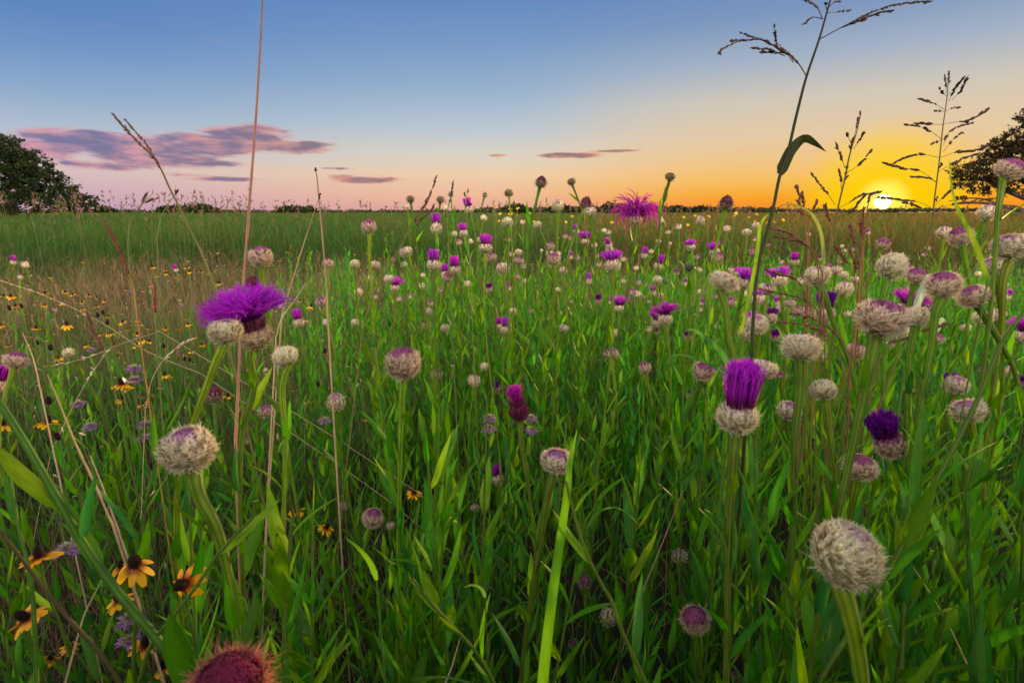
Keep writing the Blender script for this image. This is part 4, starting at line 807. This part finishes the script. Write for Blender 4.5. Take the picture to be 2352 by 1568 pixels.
leafy_stalk('upright leafy stalk with paired leaves, bottom left of centre', EE((2010, 420), (1990, 700), (1965, 1060), (1955, 1400), (1950, 1600)), .5, 5)
leafy_stalk('leafy stalk leaning right near the bottom centre', Zt(OH, [(490, 850), (640, 1040), (800, 1210), (960, 1400), (1050, 1568)]), .55, 4, scale=.7)
leafy_stalk('dense leafy stalk at lower right beneath the largest pale head', Zt(OI, [(560, 350), (620, 700), (740, 1000), (790, 1300), (800, 1600)]), .55, 5)
leafy_stalk('upright leafy stalk near the right edge', Zt(OI, [(1950, 100), (1960, 500), (1980, 900), (2010, 1300), (2030, 1600)]), .55, 5, scale=1.1)
leafy_stalk('leaf-clad stalk rising at the far left edge', [(20, 1080), (40, 1200), (70, 1330), (80, 1450), (85, 1600)], .5, 4.5)
leafy_stalk('slim leafy stalk left of the purple-crowned head', [(385, 960), (360, 1060), (330, 1180), (318, 1300), (310, 1450), (305, 1600)], .6, 4)
# upright leafy stalks filling the foreground, each on its own root
its = []
cnt = 0
r = np.random.default_rng(77)
for a_ in LATER: grow_leaves(*a_)
while cnt < 105:
    x = r.uniform(-30, 2390); y = r.uniform(860, 1540); d = r.uniform(.5, 1.05)
    if x < 620 and r.uniform() < .45: continue
    top = at(x, y, d)
    if top[2] < .34 or top[2] > .80: continue
    ft = top+np.array([r.normal(0, .05), r.normal(0, .05), 0]); ft[2] = 0
    P = smooth_path([top, (top+ft)/2+r.normal(0, .01, 3), ft], 6)
    if not clear(P[None], .8)[0]: continue
    org = ft; root = empty('leafy_stalk', org)
    m = MB(); tube(m, P-org, np.linspace(.0012, .0026, len(P)), (.09, .20, .02), 7); m.build('stem', M_stem, root)
    cum = np.concatenate([[0], np.cumsum(np.linalg.norm(np.diff(P, axis=0), axis=1))]); n = max(4, int(cum[-1]/.026)); ss = cum[-1]*(np.arange(n)+.1)/n
    for i in range(n):
        B = np.array([np.interp(ss[i], cum, P[:, k]) for k in range(3)]); a = i*2.4+r.normal(0, .3); out = np.array([math.cos(a), math.sin(a), 0.]); D = nrm(top-ft)+out*r.uniform(.15, .5)*(.3+min(1, i/4))
        lnn = float(min(.03+.009*i, .075)*r.uniform(.85, 1.15)); Dn = D/np.linalg.norm(D)
        if clear((B+Dn*lnn*np.array([[0.], [.5], [1.]]))[None], .5)[0]: inst('leaf', LEAF[int(r.integers(10))], root, frame(B-org, D, out, lnn))
    tag(root, None, 'plant', 'leafy stalks in the foreground'); its.append([root, x, y, 'flowerless leafy stalk']); cnt += 1
autolabel(its)
# ------------------------------------------------------------------ ground and the uncountable growth
g = bpy.data.materials.new('soil'); g.use_nodes = True; t = g.node_tree; b = t.nodes['Principled BSDF']; b.inputs['Roughness'].default_value = .95
co = t.nodes.new('ShaderNodeTexCoord'); nz = t.nodes.new('ShaderNodeTexNoise'); nz.inputs['Scale'].default_value = .6; nz.inputs['Detail'].default_value = 10; t.links.new(co.outputs['Object'], nz.inputs['Vector'])
cr = t.nodes.new('ShaderNodeValToRGB'); cr.color_ramp.elements[0].color = (.006, .006, .003, 1); cr.color_ramp.elements[1].color = (.02, .016, .008, 1); t.links.new(nz.outputs[0], cr.inputs[0]); t.links.new(cr.outputs[0], b.inputs['Base Color'])
def hgt(x, y):      # the field swells a little beyond the near hollow
    return .0*x
m = MB(); m.add([(-3000, -50, 0), (3000, -50, 0), (3000, 4000, 0), (-3000, 4000, 0)], [(0, 1, 2, 3)], None, (.05, .05, .02)); o = m.build('ground', g); tag(o, kind='structure')

def wedge(n, y0, y1, x0=-1.02, x1=1.02, p=1.):
    """random ground points in the viewed wedge, even per area for p=1"""
    u = rng.uniform(0, 1, n); Yv = (y0**(2*p)+(y1**(2*p)-y0**(2*p))*u)**(1/(2*p)); Xv = rng.uniform(x0, x1, n)*(Yv+.15+.45*(Yv < 9)*(rng.uniform(0, 1, n) < .55))
    return np.stack([Xv, Yv, np.zeros(n)], 1)
def vnoise(x, y, seed=0):
    r = np.random.default_rng(seed); v = 0
    for k in range(5):
        a = r.uniform(0, 6.28); f = 2**k*.55; v = v+np.sin((x*math.cos(a)+y*math.sin(a))*f+r.uniform(0, 6))*np.sin((-x*math.sin(a)+y*math.cos(a))*f*1.3+r.uniform(0, 6))/(1+.5*k)
    return v
def pal(n, cols, var=.3):
    c = np.array(cols)[rng.integers(0, len(cols), n)]; return np.clip(c*rng.uniform(1-var, 1+var, (n, 1)), 0, 1)
GREEN = [(.07, .20, .025), (.09, .24, .03), (.05, .16, .03), (.10, .22, .05), (.06, .20, .06)]
DRY = [(.20, .14, .08), (.13, .085, .06), (.26, .20, .11), (.06, .11, .03), (.05, .12, .025), (.15, .105, .07)]
def cull(P, h):
    s = np.array([.45, .7, .88, 1.])[None, :]*np.asarray(h)[:, None]
    Q = np.repeat(P[:, None], 4, 1); Q[..., 2] = s; return clear(Q, .5)
def rightness(P): return P[:, 0]/np.maximum(P[:, 1], .2)
# short green grass under everything near
P = wedge(26000, .35, 4.2, p=.8); P = np.concatenate([P, rng.uniform((-1.6, -1.3, 0), (1.6, .1, 0), (9000, 3))]); hh = rng.uniform(.12, .40, len(P)); k_ = (cull(P, hh) & ((P[:, 1] > 1.8) | (rng.uniform(0, 1, len(P)) < .12))) | (P[:, 1] < .3); P = P[k_]; hh = hh[k_]; n = len(P); mb = MB()
blades(mb, P, hh, rng.uniform(0, 6.28, n), rng.normal(.0, .25, n), rng.uniform(0, .8, n), rng.uniform(.0015, .0042, n), pal(n, GREEN), 4)
tag(mb.build('meadow_grass', M_grass), 'fine green grass filling the near ground', 'grass', kind='stuff')
# dry grass, mostly to the left and in the hollow
P = wedge(78000, .7, 8.2, p=.75); rr = rightness(P); keep = rng.uniform(0, 1, len(P)) < np.clip(.95-(rr+.50)*2.2, .10, 1)+np.where(P[:, 1] > 4.0, .8, 0); P = P[keep]; n = len(P); mb = MB()
hh = rng.uniform(.14, .46, n)*(1-.25*(P[:, 1] < 1.5)); hh *= 1+.10*vnoise(P[:, 0], P[:, 1], 3)
k_ = cull(P, hh); P = P[k_]; hh = hh[k_]; n = len(P)
vd = np.clip(1+.6*vnoise(P[:, 0]*2.6, P[:, 1]*1.8, 71), .25, 1.9)[:, None]
tip = vd*pal(n, [(.34, .24, .16), (.26, .17, .13), (.20, .15, .10), (.10, .15, .05)], .25)
blades(mb, P, hh, rng.uniform(0, 6.28, n), rng.normal(0, .3, n), rng.normal(0, .6, n), rng.uniform(.001, .0024, n)*(1+P[:, 1]*.22), np.clip(vd*pal(n, DRY), 0, 1), 4, tipc=np.clip(tip, 0, 1))
tag(mb.build('dry_grass', M_grass), 'tan and purplish dry grass', 'grass', kind='stuff')
# oat-like husks scattered in the dry grass
P = wedge(900, 1.0, 6.5, -1.0, -.1); P[:, 2] = rng.uniform(.18, .5, len(P)); n = len(P); mb = MB()
D = np.stack([rng.normal(0, .7, n), rng.normal(0, .5, n), rng.normal(-.4, .7, n)], 1); ln = rng.uniform(.012, .024, n)
spindles(mb, P, D, ln, ln*.2, pal(n, [(.6, .52, .4), (.5, .38, .28)], .2))
th = MB(); B2 = P.copy(); B2[:, 2] = 0; ribbons(mb, np.stack([B2, (B2+P)/2+rng.normal(0, .02, (n, 3)), P], 1), np.full((n, 3), .0011), np.array([1., 0, 0]), np.array([.3, .22, .14]))
tag(mb.build('oat_grass', M_dry), 'sparse pale oat husks in the dry grass', 'grass', kind='stuff')
# greenish thin grass mixed through the left and the hollow
P = wedge(14000, 1.2, 8.5, p=.8); hh = rng.uniform(.2, .5, len(P)); k_ = cull(P, hh); P = P[k_]; hh = hh[k_]; n = len(P); mb = MB()
blades(mb, P, hh, rng.uniform(0, 6.28, n), rng.normal(0, .2, n), rng.uniform(0, .5, n), rng.uniform(.0014, .003, n)*(1+P[:, 1]*.22), pal(n, [(.07, .17, .03), (.09, .19, .05), (.06, .15, .06), (.14, .18, .06)]), 4)
tag(mb.build('wild_grass', M_grass), 'thin wild grass mixed with dry stems', 'grass', kind='stuff')
# green lance-leaved stems of the flower stand (flowerless mass between the flowers)
def stand(n_, y0, y1, x0, x1, h0, h1, nl, cols, step=None, lw=.018):
    P = wedge(n_, y0, y1, x0, x1) if y0 > 0 else rng.uniform((x0, y0, 0), (x1, y1, 0), (n_, 3)); h = rng.uniform(h0, h1, len(P))*(1+.12*vnoise(P[:, 0]*1.5, P[:, 1]*1.5, 9)); k_ = cull(P, h) | (P[:, 1] < .1); P = P[k_]; h = h[k_]; n = len(P); tilt = rng.normal(0, .1, (n, 2)); mb = MB()
    top = P+np.stack([tilt[:, 0]*h, tilt[:, 1]*h, h], 1)
    mid = (P+top)/2+np.concatenate([rng.normal(0, .012, (n, 2)), np.zeros((n, 1))], 1)
    ribbons(mb, np.stack([P, mid, top], 1), np.tile([.004, .0032, .0015], (n, 1))*(1+.12*P[:, 1:2]), nrm(np.stack([np.ones(n), rng.normal(0, .5, n), 0*P[:, 0]], 1))[:, None], pal(n, cols))
    k = nl; f = (np.arange(k)[None]+rng.uniform(0, 1, (n, 1)))/k; f = .22+.80*f
    f = np.minimum(f, 1.)
    B = P[:, None]+(top-P)[:, None]*f[..., None]; a = np.arange(k)[None]*2.4+rng.uniform(0, 6.28, (n, 1)); out = np.stack([np.cos(a), np.sin(a), 0*a], -1)
    D = nrm((top-P)[:, None]*np.ones((1, k, 1)))+out*rng.uniform(.35, .95, (n, k, 1))*(1.15-.6*f)[..., None]
    ln = rng.uniform(.036, .066, (n, k))*(1.2-.5*f)
    B = B.reshape(-1, 3); D = D.reshape(-1, 3); cl_ = np.repeat(pal(n, cols, .25), k, 0); out = out.reshape(-1, 3); ln = ln.ravel()
    ok = clear(B[:, None]+nrm(D)[:, None]*(ln[:, None]*np.array([0, .35, .7, 1.]))[..., None], .5) | (B[:, 1] < .1); B, D, out, ln, cl_ = B[ok], D[ok], out[ok], ln[ok], cl_[ok]
    leaves(mb, B, D, out, ln, ln*rng.uniform(.17, .27, len(ln)), rng.uniform(-.2, .3, len(ln)), cl_*rng.uniform(.8, 1.2, (len(ln), 1)), 5)
    return mb
SG = [(.06, .23, .008), (.08, .26, .008), (.045, .19, .01), (.105, .27, .008), (.035, .17, .03)]
mb = stand(300, .75, 1.7, -.80, 1.0, .38, .62, 15, SG)
tag(mb.build('leafy_undergrowth', M_fol), 'dense lance-leaved green undergrowth below the near flowers', 'undergrowth', kind='stuff')
mb = stand(900, -1.7, -.14, -1.8, 1.8, .55, .95, 12, SG)  # meadow continued out of view, added to block low light from behind
tag(mb.build('leafy_undergrowth', M_fol), 'lance-leaved green stems added behind the viewpoint to block low light', 'undergrowth', kind='stuff')
# tall grass added out of view, behind and beside, to shade the foreground
def around(n_, x0, x1, y0, y1, h0, h1, w):
    P = rng.uniform((x0, y0, 0), (x1, y1, 0), (n_, 3)); P = P[(P[:, 1] < -.22) | (np.abs(P[:, 0]) > np.maximum(P[:, 1], 0)*1.05+.55)]; n = len(P); mb = MB(); az_ = np.where(P[:, 1] < 0, math.pi+rng.uniform(-1.2, 1.2, n), np.sign(P[:, 0])*math.pi/2+rng.uniform(-.9, .9, n))
    blades(mb, P, rng.uniform(h0, h1, n), az_, rng.uniform(0, .12, n), rng.uniform(0, .25, n), rng.uniform(w*.7, w*1.4, n), pal(n, GREEN), 5); return mb
tag(around(5200, -1.7, 1.7, -1.4, -.16, 1.2, 1.95, .012).build('added_shade_grass', M_grass), 'tall grass added unseen behind the viewpoint to shade the foreground', 'grass', kind='stuff')
tag(around(3600, -2.9, 2.9, -.16, 2.2, .5, .95, .012).build('added_shade_grass', M_grass), 'green grass added outside both sides of the view to block light', 'grass', kind='stuff')
mb = stand(1750, 1.5, 4.6, -.38, 1.0, .36, .68, 14, SG)
tag(mb.build('leafy_undergrowth', M_fol), 'lance-leaved green stems massed between the flowers further back', 'undergrowth', kind='stuff')
mb = stand(130, 1.3, 4.0, -1.0, -.35, .22, .45, 10, SG)
tag(mb.build('leafy_undergrowth', M_fol), 'scattered green leafy stems in the left-hand dry grass', 'undergrowth', kind='stuff')
# the tall green field behind, up to the horizon
FG = [(.018, .085, .010), (.028, .095, .009), (.014, .08, .016), (.04, .09, .012), (.012, .06, .013), (.018, .10, .018)]
def field(n_, y0, y1, h0, h1, wmul, nm, lb, p=1., cols=FG, tipcols=None, stretch=1.):
    P = wedge(n_, y0, y1, p=p); n = len(P); vn = vnoise(P[:, 0]*.5, P[:, 1]*.5, 21)
    h = rng.uniform(h0, h1, n)*(1+.07*vn); h *= np.clip((P[:, 1]-6.2)/1.6, .45, 1)
    h *= 1+.13*vnoise(P[:, 0]*2.3, P[:, 1]*1.1, 5)*(P[:, 1] < 30); h = np.minimum(h, 1.02)
    rr = np.clip((rightness(P)+.1)*.9, 0, 1)[:, None]
    rr = np.clip(rr*1.25, 0, 1); c = pal(n, cols, .3)*(1-rr*.8)+pal(n, [(.10, .085, .02), (.08, .10, .02), (.11, .07, .025)], .3)*(rr*.8)
    v2 = vnoise(P[:, 0]*2.6, P[:, 1]*1.3, 33); v3 = vnoise(P[:, 0]*.9, P[:, 1]*.9, 41)
    c = c*np.clip(1+.30*vn+.30*v2, .35, 2.)[:, None]*np.clip(np.stack([1+.3*v3, 1+0*v3, 1-.25*v3], 1), .5, 1.6)
    tp = pal(n, tipcols or [(.05, .12, .018), (.07, .115, .02), (.09, .10, .03), (.035, .12, .016)], .3)
    tp = tp*(1-rr*.7)+pal(n, [(.15, .10, .03), (.12, .11, .03), (.17, .09, .03)], .3)*(rr*.7)
    mb = MB(); blades(mb, P, h, rng.uniform(0, 6.28, n), rng.normal(0, .16, n), rng.uniform(0, .4, n), rng.uniform(.0016, .003, n)*(1+P[:, 1]*wmul), c, 4, tipc=tp)
    tag(mb.build(nm, M_grass), lb, 'grass', kind='stuff')
field(60000, 6.3, 13, .55, .84, .32, 'tall_grass_bank', 'tall green grass bank behind the dry hollow', .8)
field(60000, 12, 40, .60, .90, .34, 'tall_grass_field', 'tall green grass field reaching toward the trees', .7)
field(40000, 38, 260, .70, .97, .5, 'far_grass_field', 'far green grass running to the horizon', .55)
# broken twiggy sprays that fill the mass with every direction and patches of colour
def sprays(n_, y0, y1, x0, x1, z0, z1, l0, l1, wk, pals, nm, lb, p=.8, sc_=1.):
    P = wedge(n_, y0, y1, x0, x1, p); n = len(P); P[:, 2] = rng.uniform(z0, z1, n)*(1+.06*vnoise(P[:, 0]*.8, P[:, 1]*.8, 4)); k_ = clear(P[:, None]+np.array([[[0, 0, 0.], [0, 0, .08]]]), .5); P = P[k_]; n = len(P)
    v = vnoise(P[:, 0]*1.6*sc_, P[:, 1]*.8*sc_, 61)+rng.normal(0, .45, n); idx = np.clip(((v+1.6)/3.2*len(pals)).astype(int), 0, len(pals)-1)
    c = np.clip(np.array(pals)[idx]*rng.uniform(.55, 1.5, (n, 1)), 0, 1); mb = MB()
    blades(mb, P, rng.uniform(l0, l1, n), rng.uniform(0, 6.28, n), rng.normal(0, .7, n), rng.normal(0, .6, n), wk*(1+P[:, 1]*.35)*rng.uniform(.6, 1.4, n), c, 3)
    tag(mb.build(nm, M_grass), lb, 'weeds', kind='stuff')
sprays(70000, 5.8, 22, -1.02, 1.02, .30, .78, .05, .16, .0014, [(.15, .11, .07), (.11, .10, .045), (.03, .10, .018), (.018, .075, .018), (.018, .12, .03), (.035, .125, .016), (.07, .12, .025)], 'bank_weeds', 'tangled green and grey-brown weeds in the grass bank', .7)
sprays(34000, 1.5, 7.5, -1.05, .2, .05, .42, .05, .15, .0009, [(.26, .18, .12), (.17, .11, .08), (.16, .12, .06), (.06, .12, .03), (.045, .13, .025), (.22, .14, .10)], 'tangled_weeds', 'tangled dry and green weeds in the left hollow', .8)
sprays(22000, 4.6, 20, .12, 1.02, .35, .86, .06, .18, .0014, [(.16, .09, .03), (.20, .12, .03), (.12, .10, .03), (.07, .10, .02), (.14, .07, .03)], 'backlight_tinted_weeds', 'grass under the sun, golden backlight painted into its colour', .7)  # golden backlight put into the blade colours
sprays(14000, 3.0, 7.5, -1.02, 1.0, .08, .50, .06, .16, .001, [(.24, .16, .11), (.16, .10, .08), (.20, .15, .08), (.12, .08, .06)], 'dry_weeds', 'dry purplish-brown weeds in the hollow before the grass bank', .8)
# feathery bushes of finer growth inside the bank
P = wedge(420, 6.0, 14, p=.9); mb = MB()
for q in P:
    k = 60; h = rng.uniform(.55, .82); a = rng.uniform(0, 6.28, k); base = np.tile(q, (k, 1)); 
    blades(mb, base, rng.uniform(.6, 1, k)*h, a, rng.uniform(.05, .4, k), rng.uniform(-.1, .3, k), np.full(k, .006), np.tile(pal(1, [(.014, .08, .022), (.018, .095, .016), (.03, .09, .014)])[0], (k, 1))*rng.uniform(.7, 1.3, (k, 1)), 4)
tag(mb.build('feathery_weeds', M_grass), 'feathery green weed clumps inside the tall grass bank', 'weeds', kind='stuff')
# wispy seed heads that break the skyline
def wisps(n_, y0, y1, x0, x1, hz0, hz1, c, nm, lb):
    P = wedge(n_, y0, y1, x0, x1); n = len(P); top = H+P[:, 1]*rng.uniform(hz0, hz1, n)**1.0/FPX; mb = MB()
    az = rng.uniform(0, 6.28, n); lean = rng.normal(0, .12, n)
    cc = pal(n, c, .25)
    blades(mb, P, top, az, lean, rng.uniform(0, .12, n), .0012+P[:, 1]*.0004, np.tile((.05, .10, .025), (n, 1)), 6, prof=[1, 1, .9, .8, .7, .4], tipc=cc)
    dx = np.stack([np.sin(az), np.cos(az), 0*az], 1)
    for k in range(7):
        f = rng.uniform(.86, 1., n); B = P+dx*((lean*f)*top)[:, None]; B[:, 2] = top*f
        D = np.stack([rng.normal(0, .5, n), rng.normal(0, .3, n), rng.uniform(.3, 1, n)], 1); ln = P[:, 1]*rng.uniform(5, 10, n)/FPX
        spindles(mb, B, D, ln, ln*.24, cc*1.1)
    tag(mb.build(nm, M_dry), lb, 'grass', kind='stuff')
WC = [(.16, .10, .07), (.12, .10, .05), (.10, .11, .04), (.20, .13, .09)]
wisps(110, 3.8, 9, -.92, -.42, 5, 48, WC, 'skyline_grass', 'wispy tan grass heads breaking the skyline at left')
wisps(90, 5, 12, -.5, .3, -4, 26, WC, 'skyline_grass', 'thin grass heads along the middle skyline')
wisps(80, 5, 12, .2, 1.0, -4, 20, [(.15, .09, .04), (.2, .12, .05)], 'skyline_grass', 'dark grass tips along the right skyline')

# ------------------------------------------------------------------ trees
def crown(mb, blobs, d, clumps, per, leaf, r, spread, cols, dens=1.):
    area = np.array([b[2]*b[3] for b in blobs], float); pr = area/area.sum(); ci = r.choice(len(blobs), clumps, p=pr); px = d/FPX
    for i in ci:
        x, y, rx, ry = blobs[i][:4]; u = r.normal(0, 1, 3); u /= np.linalg.norm(u); u *= r.uniform(.2, 1.12)**.5
        c = at(x, y, d)+np.array([u[0]*rx*px, u[1]*max(rx, ry)*px, u[2]*ry*px])
        sp = spread*r.uniform(.5, 1.3); v = r.normal(0, 1, (per, 3)); v /= np.linalg.norm(v, axis=1)[:, None]; v *= (r.uniform(0, 1, per)**.5)[:, None]*sp*np.array([1.25, 1.1, .7])
        B = c+v; D = r.normal(0, 1, (per, 3)); col_ = np.array(cols[int(r.integers(len(cols)))])*r.uniform(.7, 1.4, (per, 1)); ln = leaf*r.uniform(.7, 1.4, per)
        ribbons(mb, np.stack([B, B+nrm(D)*ln[:, None]*.5, B+nrm(D)*ln[:, None]], 1), np.stack([ln*.15, ln*.6, ln*.1], 1), nrm(np.cross(D, r.normal(0, 1, (per, 3))))[:, None], col_)
def limb(mb, pts, d, r0, r1, c=(.05, .04, .03)):
    P = path3(pts, d, 0); tube(mb, P, np.linspace(r0, r1, len(P))*d/FPX, c, 8)
TC = [(.014, .028, .009), (.02, .034, .01), (.01, .022, .009), (.028, .038, .012)]
r = np.random.default_rng(5); dT = 34.
org = at(20, 486, dT); org[2] = 0
def tree(name, label, org, limbs, blobs, d, clumps, per, leaf, spread, group=None, cols=TC):
    root = empty(name, org); mb = MB()
    for (pts, r0, r1) in limbs: limb(mb, pts, d, r0, r1)
    o = mb.build('trunk', M_bark, root); o.location = Vector(-org)
    mb = MB(); crown(mb, blobs, d, clumps, per, leaf, r, spread, cols); o = mb.build('crown', M_crown, root); o.location = Vector(-org)
    tag(root, label, 'tree', group)
tree('oak_tree', 'dark broad tree cut by the left picture edge', org,
     [([(20, 500), (22, 470), (18, 440), (25, 400), (20, 350)], 9, 2), ([(22, 470), (60, 440), (90, 410), (105, 385)], 4, 1), ([(60, 505), (75, 480), (110, 460), (150, 440)], 4, 1), ([(40, 500), (35, 470), (-20, 440), (-60, 420)], 5, 1), ([(110, 462), (150, 458), (190, 452)], 2, .7)],
     [(26, 345, 36, 34), (-30, 400, 90, 85), (45, 400, 65, 60), (80, 385, 38, 36), (95, 430, 62, 42), (150, 448, 40, 28), (188, 462, 26, 17), (60, 465, 90, 24), (160, 474, 46, 10), (10, 325, 24, 18), (118, 404, 20, 18)], dT, 640, 30, .15, .30)
dR = 30.; org = at(2330, 486, dR); org[2] = 0
tree('oak_tree', 'dark spreading tree cut by the right picture edge', org,
     [([(2352, 505), (2345, 485), (2300, 474), (2255, 466), (2205, 468)], 8, 1.5), ([(2420, 520), (2400, 480), (2385, 430), (2380, 360), (2390, 290)], 16, 5), ([(2395, 470), (2340, 450), (2290, 430), (2240, 400)], 7, 1), ([(2300, 474), (2270, 460), (2230, 455), (2180, 462)], 3, .8), ([(2390, 400), (2350, 350), (2330, 300)], 6, 1), ([(2385, 440), (2330, 400), (2280, 380)], 5, 1), ([(2300, 452), (2292, 430), (2270, 415)], 2, .6), ([(2352, 500), (2320, 488), (2290, 478)], 9, 3)],
     [(2348, 275, 14, 22), (2340, 320, 34, 24), (2300, 345, 44, 32), (2345, 370, 60, 45), (2285, 385, 50, 34), (2230, 392, 36, 24), (2330, 425, 60, 34), (2255, 425, 50, 20), (2225, 445, 30, 12), (2400, 340, 60, 90), (2210, 405, 22, 12), (2280, 320, 14, 10)], dR, 470, 30, .13, .27, cols=[(.03, .022, .008), (.035, .026, .010), (.02, .02, .008)])
far = [((395, 60, 12), 'low distant tree clump left of the middle-left one'), ((432, 70, 15), 'distant rounded tree on the left horizon'), ((470, 60, 13), 'distant tree right of the rounded one on the left horizon'), ((672, 66, 11), 'distant tree behind the pinkish stalk, right side'), ((705, 40, 9), 'small distant tree left of the small-tipped stalk'), ((240, 44, 9), 'small distant tree next to the dark left tree'),
       ((1185, 50, 17), 'yellow-flowered green bush at the middle skyline'), ((1290, 60, 13), 'distant tree left of the round skyline buds'), ((1400, 44, 19), 'distant tree just left of the ragged magenta flower'), ((1345, 60, 12), 'low distant tree between the skyline buds'), ((1555, 50, 10), 'distant low tree right of the ragged magenta flower'), ((1610, 60, 9), 'distant low tree left of the small pointed bud')]
for (x, w, h), lb in far:
    d = 170. if h > 10 else 230.; org = at(x, 487, d); org[2] = 0
    tree('distant_tree', lb, org, [([(x, 489), (x+1, 487-h*.5)], 2, .7)], [(x, 487-h*.35, w*.35, h*.38), (x-w*.25, 487-h*.25, w*.25, h*.3), (x+w*.27, 487-h*.25, w*.25, h*.28), (x+w*.05, 487-h*.65, w*.2, h*.3)], d, 46, 22, 1.0 if d < 200 else 1.3, 1.1, 'distant trees on the horizon')
mb = MB(); dW = 420.
bl = [(x, 485-rng.uniform(0, 3)+abs(x-1800)*.0, 26, (4+5*rng.uniform(.3, 1)) if x < 1780 else 1.5+1.5*rng.uniform(.3, 1)) for x in range(1110, 2420, 17)]
crown(mb, bl, dW, 1700, 20, 1.3, r, .9, [(.04, .05, .025), (.05, .055, .03)])
tag(mb.build('distant_woods', M_crown), 'low dark belt of far woods along the right horizon', 'woods', kind='stuff')
mb = MB(); bl = [(x, 487.5, 22, 3.0) for x in range(-40, 1120, 22)]
crown(mb, bl, dW, 700, 18, 1.7, r, 1.2, [(.04, .06, .03), (.05, .07, .035)])
tag(mb.build('distant_woods', M_crown), 'thin line of far low bushes along the left horizon', 'woods', kind='stuff')
